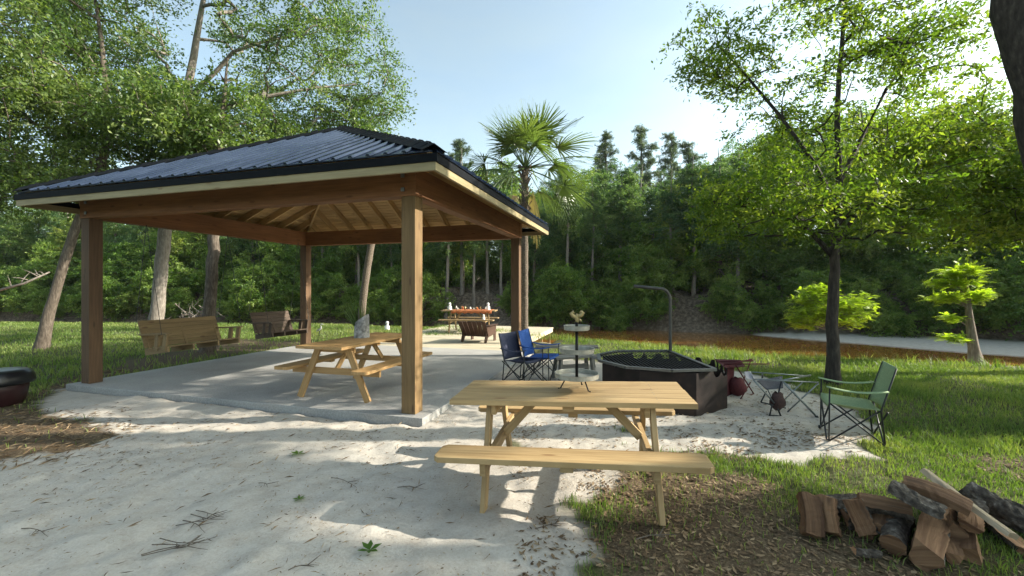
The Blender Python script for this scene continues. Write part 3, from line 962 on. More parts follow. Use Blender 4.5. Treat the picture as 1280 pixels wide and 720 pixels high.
# --- unseen trees east of the clearing, placed and shaped to shade the near ground
make_tree('unseen_shade_tree', 'unseen tall tree east of the firewood, its crown shaped to shade the sand', 'tree', (12.1, 3.0, H(12.1, 3.0) - .05),
          [(0, 0, 0, .2), (.1, 0, 3, .17), (0, 0, 6, .12), (0, .3, 10.2, .03)],
          [(0.0, -.3, 5.5, 1.4, .85, .75, 110), (0, .8, 8.4, 1.4, 1.2, .72, 190), (0.2, -1.0, 7.0, 1.5, .9, 1.2, 130), (-.1, .3, 10.0, 1.6, 1.6, .7, 110)],
          M['leaf_right'], M['bark_dark'], 36, n_per=100, L=.13, Wd=.06, spread=.42, holes=.2)
make_tree('unseen_shade_tree', 'unseen tall tree south east of the firewood, added for its shade', 'tree', (12.5, .6, 0),
          [(0, 0, 0, .2), (.1, 0, 3, .17), (0, 0, 6, .12), (0, 0, 9.4, .03)],
          [(0, .2, 5.0, 2.6, 2.0, 1.9, 170), (0, 1.2, 8.3, 2.6, 1.8, 1.3, 140)],
          M['leaf_right'], M['bark_dark'], 37, n_per=85, L=.13, Wd=.06, spread=.5, holes=.34)


make_tree('unseen_shade_tree', 'unseen spreading tree east of the lawn, added to dapple the fire pit and chairs with shade', 'tree', (16.3, 6.0, H(16.3, 6.0) - .1),  # out of view, added so its crown breaks the sun over the pit
          [(0, 0, 0, .2), (.1, 0, 3, .17), (0, 0, 5.5, .12), (0, 0, 7.4, .03)],
          [(0, -.4, 6.5, 1.8, 1.3, .95, 110), (0, .5, 5.3, 1.8, 1.2, .9, 100)],
          M['leaf_right'], M['bark_dark'], 38, n_per=90, L=.13, Wd=.06, spread=.45, holes=.40)
# --- bright cypress saplings at the water's edge
def cypress(name, label, loc, trunk, lobes, seed):
    rs = np.random.RandomState(seed)
    root = thing(name, label, 'tree', loc, 0, 'lit cypress saplings by the river')
    tp = trunk
    mb = MB(); mb.tube([p[:3] for p in tp], [p[3] for p in tp], 12)
    mb.build('trunk', M['bark_red'], root, smooth=True)
    V, Fq, A, o = [], [], [], 0
    mbb = MB()
    Tz = np.array(tp)
    for (cx, cy, cz, rx, ry, rz_, n) in lobes:
        for k in range(n):
            th = rs.rand() * 2 * np.pi; r = rs.rand() ** .6
            tip = np.array([cx + rx * r * np.cos(th), cy + ry * r * np.sin(th), cz + rz_ * rs.normal() * .5])
            z0 = np.clip(tip[2] - .12 - .15 * rs.rand(), Tz[0, 2] + .2, Tz[-1, 2])
            st = np.array([np.interp(z0, Tz[:, 2], Tz[:, 0]), np.interp(z0, Tz[:, 2], Tz[:, 1]), z0])
            md = (st + tip) / 2 + np.array([0, 0, .06])
            if rs.rand() < .5: mbb.tube([st, md, tip], [.008, .005, .002], 4, cap=False)
            # feather sprays: rows of short flat leaflets along the outer branchlets
            axis_ = tip - st; axis_ /= np.linalg.norm(axis_) + 1e-9
            for q in range(12):
                d = axis_ * .6 + rs.normal(size=3) * np.array([.7, .7, .18]); d /= np.linalg.norm(d)
                base = st + (tip - st) * rs.uniform(.55, 1.0) + rs.normal(size=3) * .03
                ln = rs.uniform(.10, .22)
                up = np.array([0, 0, 1.]) + rs.normal(size=3) * .25
                sd_ = np.cross(d, up); sd_ /= np.linalg.norm(sd_)
                for s in np.linspace(.1, 1, 7):
                    p = base + d * ln * s + np.array([0, 0, -.25 * ln * s * s])
                    for sg in (-1, 1):
                        l = .042 * (1.1 - .5 * s)
                        t = p + (sd_ * sg + d * .6) * l
                        wv = d * .0105
                        V += [p - wv, p + wv, t + wv * .6, t - wv * .6]; A += [np.clip(.5 + rs.normal() * .22, 0, 1)] * 4
    np_mesh('crown', np.array(V), np.arange(len(V)).reshape(-1, 4), M['leaf_lime'], root, {'var': ('POINT', np.array(A))})
    if mbb.v: mbb.build('branches', M['bark_red'], root)
    return root


pH = (10.12, 9.5); zH = H(*pH)
cypress('cypress_sapling', 'lime green cypress sapling with flared grey trunk at the right water edge', (pH[0], pH[1], zH - .03),
        [(0.16, 0, 0, .21), (.13, 0, .12, .13), (.09, 0, .35, .095), (0, 0, 1.0, .066), (-.06, 0, 1.6, .04), (-.1, 0, 2.05, .012)],
        [(-.22, 0, 2.08, .5, .42, .07, 26), (-.42, 0, 1.84, .5, .4, .06, 20), (-.52, .05, 1.52, .48, .4, .06, 24), (.26, 0, 1.55, .32, .36, .06, 14),
         (-.26, .1, 1.05, .26, .2, .03, 6), (-.36, .1, .60, .24, .2, .08, 9)], 3)
pI = (9.75, 13.2); zI = H(*pI); zD = -.75 - zI
cypress('cypress_sapling', 'low spreading lime green cypress seen behind the young oak trunk', (pI[0], pI[1], zI - .03),
        [(0, 0, 0, .07), (.02, 0, .8, .05), (0, 0, 1.7, .035), (0, 0, 2.4 + zD, .01)],
        [(-.35, 0, 2.35 + zD, .6, .5, .2, 50), (.0, 0, 2.0 + zD, 1.15, .8, .26, 100), (-.6, 0, 1.65 + zD, .7, .6, .24, 60), (.75, 0, 1.75 + zD, .65, .6, .28, 60), (-.95, 0, 1.35 + zD, .4, .4, .2, 26), (.2, 0, 1.45 + zD, .8, .6, .2, 40)], 4)


# --- cabbage palms
def palm(name, label, loc, h, lean, seed, n_fr=26, blade=.85, dead=10, rtr=.115):
    rs = np.random.RandomState(seed)
    root = thing(name, label, 'palm tree', loc, 0, None)
    mb = MB()
    pts = []
    for i in range(26):
        t = i / 25
        pts.append((lean[0] * t ** 1.5, lean[1] * t ** 1.5, h * t))
    mb.tube(pts, [rtr * (1.25 if i == 0 else 1.0 + .05 * math.sin(i * 2.4) - .1 * (i / 25)) for i in range(26)], 14)
    for i in range(46):       # old leaf boots under the crown
        t = 1 - (i / 46) ** 1.3 * .32
        a = i * 2.4; c = Vector((lean[0] * t ** 1.5, lean[1] * t ** 1.5, h * t))
        o = Vector((math.cos(a), math.sin(a), 0))
        mb.bar(c + o * rtr * .8, c + o * (rtr + .09) + Vector((0, 0, .16)), .06, .02, o)
    mb.build('trunk', M['palmtrunk'], root, smooth=False)
    top = np.array([lean[0], lean[1], h])

    def fan(el, az, pet, bl, segs, droop, V, F, A, P, hue):
        d = np.array([math.cos(el) * math.cos(az), math.cos(el) * math.sin(az), math.sin(el)])
        sd_ = np.array([-math.sin(az), math.cos(az), 0]); nr = np.cross(sd_, d)
        bend = -droop * pet * .25
        hub = top + d * pet + np.array([0, 0, bend])
        P.append((top + d * .05, top + d * pet * .5 + np.array([0, 0, bend * .2]), hub))
        tw = rs.normal() * .5
        s2 = sd_ * math.cos(tw) + nr * math.sin(tw); n2 = np.cross(s2, d)
        for k in range(segs):
            a = (k / (segs - 1) - .5) * 3.5 + rs.normal() * .04
            cosv = math.cos(a)
            l = bl * (.72 + .28 * cosv) * rs.uniform(.9, 1.08)
            dirv = d * cosv + s2 * math.sin(a) + n2 * (.18 - .10 * abs(a))
            wv = np.cross(dirv, n2); wv /= np.linalg.norm(wv) + 1e-9
            b = len(V); prev = None
            for j, (s, w_) in enumerate(((0.02, .008), (.35, .017), (.68, .012), (1.0, .002))):
                p = hub + dirv * l * s + np.array([0, 0, -1.0]) * droop * l * (s ** 2.4) * .55
                V.append(p - wv * w_); V.append(p + wv * w_ + n2 * .01)
                A.extend([np.clip(hue + rs.normal() * .05, 0, 1)] * 2)
            for j in range(3):
                F.append((b + 2 * j, b + 2 * j + 1, b + 2 * j + 3, b + 2 * j + 2))
    V, F, A, P = [], [], [], []
    for i in range(n_fr):
        t = i / (n_fr - 1)
        el = 1.42 - 1.75 * t ** .9 + rs.normal() * .1
        fan(el, i * 2.399 + rs.normal() * .2, rs.uniform(.9, 1.2) * blade * (0.75 + .35 * t), blade * rs.uniform(.82, 1.02), 32, .06 + .5 * t, V, F, A, P, .62 - .25 * t + rs.normal() * .15)
    np_mesh('fronds', np.array(V), np.array(F), M['leaf_palm'], root, {'var': ('POINT', np.array(A))})
    mb = MB()
    for a_, b_, c_ in P: mb.tube([a_, b_, c_], [.018, .012, .008], 5, cap=False)
    mb.build('leaf_stalks', M['leaf_palm'], root)
    if dead:
        V, F, A, P = [], [], [], []
        for i in range(dead):
            fan(-.75 - rs.rand() * .6, i * 2.399, rs.uniform(.5, .8) * blade, blade * rs.uniform(.7, 1.0), 24, 1.3, V, F, A, P, .5)
        mb = MB()
        np_mesh('dead_fronds', np.array(V), np.array(F), M['leaf_dead'], root, {'var': ('POINT', np.array(A))})
    return root


pp_ = dp(655.5, 433, 12.1)
palm('cabbage_palm', 'tall cabbage palm with fan fronds behind the right rear pavilion post', (pp_.x, pp_.y, 0), 5.0, (.02, .05), 2, 38, 1.1, 2, .105)
pq = gp(451, 412)
palm('cabbage_palm', 'distant cabbage palm whose frond tips show just above the roof peak', (pq.x, pq.y, H(pq.x, pq.y) - .1), 6.4, (1.05, 0), 6, 22, .85, 6, .14)


# --- wood on the far bank: a few kinds, copied
def proto_tree(kind, seed, label, group):
    rs = np.random.RandomState(seed)
    if kind == 'broad':
        h = 11.0
        return make_tree('broadleaf_tree', label, 'tree', (0, -300, 0), [(0, 0, 0, .2), (.1, .1, 3, .16), (.2 * rs.normal(), .2, 6.5, .11), (.3 * rs.normal(), 0, h - .8, .03)],
                         [(0, 0, 6.0, 2.5, 2.5, 2.6, 85), (rs.normal() * .8, rs.normal() * .8, 9.0, 1.9, 1.9, 1.6, 60), (rs.normal() * 1.3, -1.0, 4.2, 2.1, 1.6, 1.3, 45)],
                         (M['leaf_far'], M['leaf_gold'], M['leaf_far'], M['leaf_cool'])[seed % 4], M['bark'], seed, n_per=150, L=.165, Wd=.08, spread=.62, flat=.6, holes=.40, group=group, var_amp=.3)
    if kind == 'slim':
        h = 12.5
        return make_tree('slender_tree', label, 'tree', (0, -300, 0), [(0, 0, 0, .15), (.1, .1, 4, .12), (.2 * rs.normal(), .2, 8, .08), (0, 0, h - .5, .02)],
                         [(0, 0, 9.0, 1.5, 1.5, 2.6, 75), (rs.normal() * .5, 0, 6.2, 1.4, 1.4, 1.6, 40), (0, 0, 11.3, .9, .9, 1.0, 25)],
                         M['leaf_cool'], M['bark_pale'], seed, n_per=140, L=.15, Wd=.07, spread=.5, flat=.6, holes=.42, group=group, var_amp=.3)
    if kind == 'pine':
        h = 15.0
        lob = []
        for i in range(9):
            z = 8.2 + i * .78; r = (2.0 - 1.5 * (i / 8) ** 1.2) * rs.uniform(.75, 1.1)
            lob.append((rs.normal() * .25, rs.normal() * .25, z, r, r, .22, 15 - i))
        return make_tree('pine_tree', label, 'pine tree', (0, -300, 0), [(0, 0, 0, .2), (.05, 0, 6, .16), (.1, 0, 11, .1), (.1, 0, h - .2, .02)],
                         lob, M['leaf_pine'], M['bark'], seed, n_per=150, L=.34, Wd=.035, spread=.42, flat=.8, droop=.05, group=group, hollow=.5, up=.1, twig_r=.009)
    if kind == 'shrub':
        return make_tree('bank_shrub', label, 'shrub', (0, -300, 0), [(0, 0, 0, .06), (.1, 0, .7, .05), (.1, .1, 1.5, .03), (0, 0, 2.2, .01)],
                         [(0, 0, 1.3, 1.5, 1.3, 1.0, 80), (rs.normal() * .7, -.6, .8, 1.2, 1.0, .7, 45), (rs.normal() * .5, 0, 2.2, .8, .8, .6, 22)],
                         M['leaf_shrub'], M['bark'], seed, n_per=120, L=.115, Wd=.055, spread=.36, flat=.6, holes=.36, group=group, var_amp=.3)


GB, GS, GPn, GSh = 'broadleaf trees of the far bank wood', 'slender trees of the far bank wood', 'pines above the far bank wood', 'shrubs along the far bank'
LB = 'broadleaf tree packed among its like in the wood across the river'
LS = 'slender tall tree among others in the wood across the river'
LP = 'tall pine whose crown stands above the wood across the river'
LSh = 'leafy shrub among its like along the far river bank'
protos = {'broad': [proto_tree('broad', s, LB, GB) for s in (101, 102, 103, 104)],
          'slim': [proto_tree('slim', s, LS, GS) for s in (111, 112)],
          'pine': [proto_tree('pine', s, LP, GPn) for s in (121, 122)],
          'shrub': [proto_tree('shrub', s, LSh, GSh) for s in (131, 132, 133)]}
used = set()
SUNH = np.array([math.sin(SUN_ROT), math.cos(SUN_ROT)]); TAN = math.tan(SUN_EL)
OPEN = [(10.05, 9.35, .9, 1.2), (9.75, 13.2, .9, 1.5), (3, 13.6, 0, .8), (5.5, 12.6, 0, .8), (8, 11, 0, .8), (1, 7, .8, .6)]


def sun_cap(x, y, crown_r):
    """tallest tree at x, y that leaves the sunlit spots of the clearing their gap in the wood"""
    t = x * SUNH[0] + y * SUNH[1]; q = -x * SUNH[1] + y * SUNH[0]; cap = 99
    for X, Y, Z_, r in OPEN:
        tt = X * SUNH[0] + Y * SUNH[1]; qq = -X * SUNH[1] + Y * SUNH[0]
        if t > tt + 1 and abs(q - qq) < r + crown_r: cap = min(cap, Z_ + (t - tt) * TAN)
    return cap


rs = np.random.RandomState(77)


def plant(kind, x, y, sc, label=None, k=None):
    P = protos[kind]; k = rs.randint(len(P)) if k is None else k
    p = P[k]; z = H(x, y) - .15
    s3 = (sc * rs.uniform(.9, 1.12), sc * rs.uniform(.9, 1.12), sc)
    rz = rs.rand() * 6.28
    if p.name not in used:
        used.add(p.name); p.location = (x, y, z); p.rotation_euler = (0, 0, rz); p.scale = s3
        if label: p['label'] = label
        return p
    c = copy_thing(p, (x, y, z), rz, s3)
    c['label'] = label or {'broad': LB, 'slim': LS, 'pine': LP, 'shrub': LSh}[kind]
    return c


for k_ in protos:            # placement of the first of each kind happens in plant()
    pass
# shrubs hugging the bank
x = -46.0
while x < 30:
    yf = np.interp(x, FX, FY)
    if -5.2 < x < -.5 and rs.rand() < .6:
        plant('slim', x, yf + rs.uniform(1, 2.5), rs.uniform(.6, .85)); x += .9; continue
    if not (8.2 < x < 12.0 and rs.rand() < .8) and not (-22 < x < -17 and rs.rand() < .7):
        plant('shrub', x, yf + rs.uniform(.2, 1.0), rs.uniform(.8, 1.35))
    if rs.rand() < .75:
        plant('shrub', x + .7, yf + rs.uniform(2.4, 4.2), rs.uniform(1.0, 1.9))
    x += rs.uniform(1.3, 2.0)
# pale thin trunks that show over the shrubs
for x in (3.6, 5.1, 6.8, 7.5, 9.2, 10.4, 12.1, 13.0, -8.5, -11.2, -14.0):
    xx = x + rs.normal() * .3; yy = np.interp(xx, FX, FY) + rs.uniform(1.6, 3.2)
    plant('slim', xx, yy, rs.uniform(.62, .78))
# trees in rows behind
for row, (off_, step, hs) in enumerate(((3.6, 2.6, (.74, 1.0)), (7.0, 3.0, (.82, 1.12)), (11.5, 3.6, (.95, 1.25)), (17, 4.0, (1.05, 1.35)), (24, 4.2, (1.1, 1.4)))):
    x = -46.0 + row
    while x < 46:
        yf = np.interp(x, FX, FY)
        ny = 1.0
        hx = rs.uniform(*hs)
        if x < -5: hx *= .84
        if -4 < x < 6 and row < 2: hx *= .74
        xx, yy = x + rs.normal() * .5, yf + off_ + rs.normal() * .9
        if abs(xx) < 1.5 * yy + 4 or x > 15:
            kd = 'slim' if rs.rand() < .33 else 'broad'
            cap = sun_cap(xx, yy, 2.6) - H(xx, yy)
            if xx > 9: hx = min(hx, cap / 12.3)
            # the skyline as surveyed from the clearing
            ysk = np.interp(640 + F * xx / max(yy, 5), [0, 480, 520, 600, 690, 770, 860, 900, 1000, 1100, 1280, 1600], [170, 180, 205, 190, 196, 205, 190, 172, 140, 115, 90, 80])
            top = CAM_Z + (360 - ysk) / F * yy - H(xx, yy)
            if yy > 5: hx = min(hx * (1.25 if row >= 2 else 1.0), top * rs.uniform(.84, 1.04) / 11.8)
            if hx > .36: plant(kd, xx, yy, hx)
            elif cap > 2.2: plant('shrub', xx, yy, min(cap / 3.2, 1.5))
        x += step * rs.uniform(.75, 1.25)
# understorey between the trunks
for off_, step in ((9, 3.4), (15, 3.8), (21, 4.2)):
    x = -44.0
    while x < 44:
        yy = np.interp(x, FX, FY) + off_ + rs.normal()
        sc = rs.uniform(1.1, 1.7)
        if x > 9: sc = min(sc, (sun_cap(x, yy, 2) - H(x, yy)) / 3.2)
        if abs(x) < 1.4 * yy + 2 and sc > .4: plant('shrub', x, yy, sc)
        x += step * rs.uniform(.7, 1.3)
# the pines that stand out against the sky
for (px, py, d, lab) in ((757, 172, 40, 'rounder of the two pines breaking the skyline right of the palm'), (803, 165, 42, 'narrow pine breaking the skyline between the palm and the young oak'),
                         (575, 178, 38, 'pine crown showing between the roof and the palm'), (838, 172, 44, LP), (700, 215, 44, LP), (480, 200, 40, LP), (350, 200, 40, LP), (862, 182, 40, LP)):
    p = dp(px, py, d); base = H(p.x, p.y)
    plant('pine', p.x, p.y, (p.z - base) / 14.2, lab)
# a paler bush leaning over the water below the hanging arm
pb = dp(815, 405, 25.5)
plant('shrub', pb.x, 25.6 + .6, 1.35, 'brightest green bush leaning over the water behind the curved pole')
# ------------------------------------------------------------------ slab and deck
def sl(x, y, z=0.0):
    """pavilion plan coordinates -> world"""
    return Vector((PAV[0] + x * pu[0] + y * pn[0], PAV[1] + x * pu[1] + y * pn[1], z))


mb = MB(); c = sl(0, .22); mb.box((c.x, c.y, -.04), (6.4, 5.56, .22), PAV_R)
tag(mb.build('concrete_slab', M['concrete'], bevel=.007), 'grey concrete slab the pavilion stands on', 'slab', kind='structure')

c = sl(.2, 6.3)
deck = thing('wooden_deck', 'pale sunlit board deck between the pavilion slab and the river', 'deck', (c.x, c.y, 0), PAV_R)
mb = MB()
for i in range(46):
    y = -3.24 + i * .143
    mb.box((0, y, .052), (4.4, .137, .036))
mb.build('decking', M['deckwood'], deck)
mb = MB()
for sx in (-2.16, 2.16): mb.box((sx, 0, -.04), (.04, 6.4, .14))
mb.box((0, 3.22, -.04), (4.36, .04, .14))
mb.build('rim_joist', M['deckwood'], deck)
for x in (-2.05, 2.05):
    for y in (-1.4, .2, 1.7, 3.1):
        mb = MB(); mb.box((x, y, -.72), (.1, .1, 1.3)); mb.build('deck_post', M['post'], deck)

# ------------------------------------------------------------------ pavilion
pav = thing('pavilion', 'open timber pavilion with dark ribbed hip roof on a concrete slab', 'pavilion', (PAV[0], PAV[1], .07), PAV_R)
PX, PY, PW = 2.945, 2.35, .19
BB, BT = 2.68, 3.04
for sx in (-1, 1):
    for sy in (-1, 1):
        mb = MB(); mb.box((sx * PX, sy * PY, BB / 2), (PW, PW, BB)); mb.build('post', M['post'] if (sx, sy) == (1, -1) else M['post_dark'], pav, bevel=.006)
for sy in (-1, 1):
    mb = MB(); mb.box((0, sy * (PY + .02), (BB + BT) / 2 + .001), (2 * PX + PW + .03, PW - .02, BT - BB)); mb.build('beam', M['beam'], pav, bevel=.005)
for sx in (-1, 1):
    mb = MB(); mb.box((sx * (PX + .02), 0, (BB + BT) / 2 + .001), (PW - .02, 2 * PY - PW + .05, BT - BB)); mb.build('beam', M['beam'], pav, bevel=.005)
for sx in (-1, 1):
    mb = MB()
    for zz in (2.76, 2.93): mb.box((sx * (PX - .06), -PY - .125, zz), (.045, .012, .045))
    mb.build('bolt_plate', M['tube_grey'], pav)
EX, EY = PX + .606, PY + .59
ZE, ZA = 3.0, 4.62          # eave and apex heights of the sheathing
AP = Vector((.11, 0, ZA))
corners = [Vector((-EX, -EY, ZE)), Vector((EX, -EY, ZE)), Vector((EX, EY, ZE)), Vector((-EX, EY, ZE))]
for i in range(4):
    a, b = corners[i], corners[(i + 1) % 4]
    e = (b - a); Wd_ = e.length; e.normalize()
    mid = (a + b) / 2; up = AP - mid; SL = up.length; up.normalize()
    nrm = e.cross(up).normalized()
    if nrm.z < 0: nrm = -nrm
    # sheathing boards seen from below
    mb = MB(); k = 0; s = .03
    while s < SL - .12:
        hw = Wd_ / 2 * (1 - (s + .05) / SL) - .01
        if hw > .05:
            p = mid + up * s + nrm * 0
            mb.obox(p + up * .045, e, up, nrm, hw, .044, .009)
        s += .102
    mb.build('roof_sheathing', M['lath'], pav)
    # metal sheet with raised ribs
    mb = MB()
    o = nrm * .035
    mb.poly([a + o - up * .03, b + o - up * .03, AP + o], .012, nrm)
    r_ = -Wd_ / 2 + .12
    while r_ < Wd_ / 2:
        ln = SL * (1 - abs(r_) / (Wd_ / 2)) - .02
        if ln > .1:
            p0 = mid + e * r_ + nrm * .047 - up * .03; p1 = p0 + up * ln
            w0, w1, hh = .032, .016, .024
            bq = len(mb.v)
            for p in (p0, p1):
                mb.v += [p - e * w0, p - e * w1 + nrm * hh, p + e * w1 + nrm * hh, p + e * w0]
            for q in range(3):
                mb.face([bq + q, bq + q + 1, bq + 5 + q, bq + 4 + q], [(0, 0)] * 4)
            mb.face([bq, bq + 3, bq + 2, bq + 1], [(0, 0)] * 4); mb.face([bq + 4, bq + 5, bq + 6, bq + 7], [(0, 0)] * 4)
        r_ += .229
    mb.build('roof_panel', M['roof'], pav)
    # rafters
    n_r = int(Wd_ / 2 / .55)
    for q in range(-n_r, n_r + 1):
        x = q * .55
        ln = SL * (1 - abs(x) / (Wd_ / 2)) - .05
        if ln < .35: continue
        p0 = mid + e * x - nrm * .085 + up * .03; p1 = p0 + up * (ln - .05)
        mb = MB(); mb.bar(p0, p1, .04, .14, nrm); mb.build('rafter', M['lath'], pav)
    # hip rafter and cap
    d = (AP - a).normalized()
    mb = MB(); mb.bar(a + d * .12 - Vector((0, 0, .10)), AP - Vector((0, 0, .10)), .045, .18, (0, 0, 1)); mb.build('hip_rafter', M['lath'], pav)
    mb = MB()
    n0 = 40; L_ = (AP - a).length
    pts = [a + d * (L_ * t / n0) for t in range(n0 + 1)]
    j_ = (i + 3) % 4
    a2 = corners[j_]; e2 = (a - a2).normalized(); m2 = (a + a2) / 2; u2 = (AP - m2).normalized(); n2 = e2.cross(u2)
    n2 = n2 if n2.z > 0 else -n2
    e1 = (e - d * e.dot(d)).normalized(); e3 = (-e2 + d * e2.dot(d)).normalized()
    for t in range(n0):
        p, q = pts[t], pts[t + 1]
        h_ = .068 + (.012 if t % 2 else 0)
        lift = Vector((0, 0, h_ + .012))
        bq = len(mb.v)
        for w_ in (p, q):
            mb.v += [w_ + e1 * .13 + nrm * .070, w_ + lift + Vector((0, 0, .03)), w_ + e3 * .13 + n2 * .070]
        mb.face([bq, bq + 1, bq + 4, bq + 3], [(0, 0)] * 4); mb.face([bq + 1, bq + 2, bq + 5, bq + 4], [(0, 0)] * 4)
    mb.build('hip_cap', M['dark_trim'], pav, solid=.006)
# fascia boards under a black drip edge
for sy in (-1, 1):
    mb = MB(); mb.box((0, sy * (EY + .005), 2.862), (2 * EX + .05, .036, .09)); mb.build('fascia', M['fascia'], pav)
    mb = MB(); mb.box((0, sy * (EY + .028), 2.953), (2 * EX + .1, .016, .09)); mb.build('drip_edge', M['dark_trim'], pav)
for sx in (-1, 1):
    mb = MB(); mb.box((sx * (EX + .005), 0, 2.862), (.036, 2 * EY - .03, .09)); mb.build('fascia', M['fascia'], pav)
    mb = MB(); mb.box((sx * (EX + .028), 0, 2.953), (.016, 2 * EY + .03, .088)); mb.build('drip_edge', M['dark_trim'], pav)


# ------------------------------------------------------------------ porch swings
def swing(label, loc, rz, L, mt, beam_z, sway, group='porch swings hung from the pavilion beam'):
    """long axis local y, the seat faces local +x"""
    o = thing('porch_swing', label, 'porch swing', loc, rz, group)
    h = L / 2
    mb = MB()
    for i in range(6):
        z = .50 + i * .082; x = -.24 - (z - .45) * .38
        mb.obox((x, 0, z), (0, 1, 0), (-.36, 0, .93), (.93, 0, .36), h, .0405, .011)
    for y in (-h + .08, 0, h - .08): mb.bar((-.205, y, .40), (-.445, y, .95), .045, .03, (1, 0, 0))
    mb.build('backrest', mt, o)
    mb = MB()
    for i in range(6):
        x = -.2 + i * .088; mb.box((x, 0, .44 + .012 * i), (.08, L, .022))
    for y in (-h + .04, -h / 3, h / 3, h - .04): mb.bar((-.27, y, .37), (.30, y, .455), .036, .10, (0, 0, 1))
    mb.build('seat', mt, o)
    for s in (-1, 1):
        y = s * (h - .02)
        mb = MB()
        mb.bar((-.36, y, .70), (.33, y, .735), .10, .024, (0, 0, 1))
        mb.bar((.22, y, .44), (.27, y, .72), .036, .085, (1, 0, 0))
        mb.bar((.02, y, .43), (.06, y, .715), .036, .085, (1, 0, 0))
        mb.build('armrest', mt, o)
        for xx in (.26, -.40):
            y2 = s * (h + .05)
            mb = MB(); p0 = Vector((xx, y2, .72 if xx > 0 else .82)); p1 = Vector((-.02 - sway, y2, beam_z)); nl = int((p1 - p0).length / .035)
            for k in range(nl):
                a = p0.lerp(p1, k / nl); b = p0.lerp(p1, (k + 1.15) / nl)
                mb.bar(a, b, .009 if k % 2 else .004, .004 if k % 2 else .009, (1, 0, 0))
            mb.build('chain', M['chain'], o)
    return o


p = sl(-PX + .18, -.78); swing('long tan plank porch swing hanging beside the left front pavilion post', (p.x, p.y, .06), PAV_R, 1.5, M['swing'], 2.72, .1)
p = sl(-PX + .2, 1.35); swing('short dark brown porch swing hanging nearer the left rear pavilion post', (p.x, p.y, .08), PAV_R - .1, 1.05, M['swing_dark'], 2.72, .1)


# ------------------------------------------------------------------ picnic tables
def picnic(label, loc, rz, mt, L=1.83, braces=True, group='timber picnic tables'):
    o = thing('picnic_table', label, 'picnic table', loc, rz, group)
    mb = MB(); W_ = .142
    for i in range(5): mb.box((0, (i - 2) * (W_ + .005), .752), (L + random.uniform(-.008, .008), W_, .038))
    for i in range(5):
        for x in (-.66, 0, .66):
            for dy in (-.045, .045): mb.lathe([(.0045, .7705), (.0045, .7722), (0, .7722)], (x + random.uniform(-.006, .006), (i - 2) * (W_ + .005) + dy, 0), 6, 1)
    mb.build('tabletop', [mt, M['tube_grey']], o, bevel=.004)
    for s in (-1, 1):
        mb = MB()
        c_ = .032; y0, y1 = s * .62 - .125, s * .62 + .125
        hL = L / 2 + .01
        mb.poly([(-hL, y0 + c_, .452), (-hL + c_, y0, .452), (hL - c_, y0, .452), (hL, y0 + c_, .452), (hL, y1 - c_, .452), (hL - c_, y1, .452), (-hL + c_, y1, .452), (-hL, y1 - c_, .452)], .04, (0, 0, 1), grain=(1, 0, 0))
        mb.build('bench', mt, o, bevel=.004)
    for x in (-.62, .62):
        for s in (-1, 1):
            mb = MB(); mb.bar((x, s * .235, .731), (x, s * .56, 0), .038, .092, (0, 1, 0)); mb.build('leg', mt, o, bevel=.003)
        sx = 1 if x > 0 else -1
        mb = MB(); mb.box((x - sx * .042, 0, .385), (.038, 1.44, .088)); mb.build('cross_support', mt, o, bevel=.003)
        mb = MB(); mb.box((x - sx * .042, 0, .69), (.038, .64, .082)); mb.build('top_cleat', mt, o, bevel=.003)
        if braces:
            mb = MB(); mb.bar((x - sx * .065, 0, .40), (x - sx * .37, 0, .728), .066, .036, (0, 1, 0)); mb.build('brace', mt, o, bevel=.003)
    mb = MB(); mb.box((0, 0, .70), (.086, .62, .036)); mb.build('top_cleat', mt, o, bevel=.003)
    for s in (-1, 1):
        mb = MB(); mb.box((0, s * .62, .413), (.086, .22, .036)); mb.build('bench_cleat', mt, o, bevel=.003)
    return o


FT = (.50, 3.56); picnic('new yellow pine picnic table on the sand with a tiered tray on it', (FT[0], FT[1], .0), R(-10), M['pine']).rotation_euler = (0, R(-1.7), R(-10))
PT = (-2.30, 6.55); picnic('orange toned picnic table standing on the slab under the pavilion roof', (PT[0], PT[1], .075), R(90 - 16.6), M['pine_table'])
DT = (-1.5, 15.25); picnic('far picnic table on the deck laid with an orange runner and white figures', (DT[0], DT[1], .072), R(-6), M['swing'], 1.9)


# ------------------------------------------------------------------ tiered tray on the near table
tx, ty, tz = .535, 3.55, .788
tr = thing('tiered_tray', 'three tier galvanised tray stand with black pole on the near picnic table', 'tiered tray', (tx, ty, tz))
for (z, r, hh) in ((.092, .178, .038), (.298, .142, .036), (.484, .104, .036)):
    mb = MB(); mb.lathe([(r * .93, z), (r, z + .004), (r + .003, z + hh), (r + .006, z + hh + .003), (r - .003, z + hh + .003), (r - .006, z + hh - .002), (r - .007, z + .008), (.012, z + .006)], n=40)
    mb.lathe([(.012, z - .001), (r * .93, z)], n=40)
    mb.build('tray', M['galv'], tr, smooth=False)
mb = MB(); mb.tube([(0, 0, .06), (0, 0, .55)], .0125, 12); mb.build('pole', M['black_metal'], tr, smooth=True)
for k in range(3):
    a = R(-90 + 118 * k + 35)
    mb = MB(); d = Vector((math.cos(a), math.sin(a), 0)); mb.tube([d * .09 + Vector((0, 0, .088)), d * .135 + Vector((0, 0, .006)), d * .155 + Vector((0, 0, .005))], .0055, 8); mb.build('leg', M['black_metal'], tr)
mb = MB()   # cast finial: two curled wings on a stem
mb.tube([(0, 0, .53), (.004, 0, .56), (-.006, 0, .59), (.006, 0, .62)], [.009, .014, .018, .01], 8)
mb.tube([(.0, 0, .585), (-.03, 0, .60), (-.046, .004, .622), (-.03, .006, .636), (-.02, 0, .62)], [.014, .018, .016, .012, .006], 8)
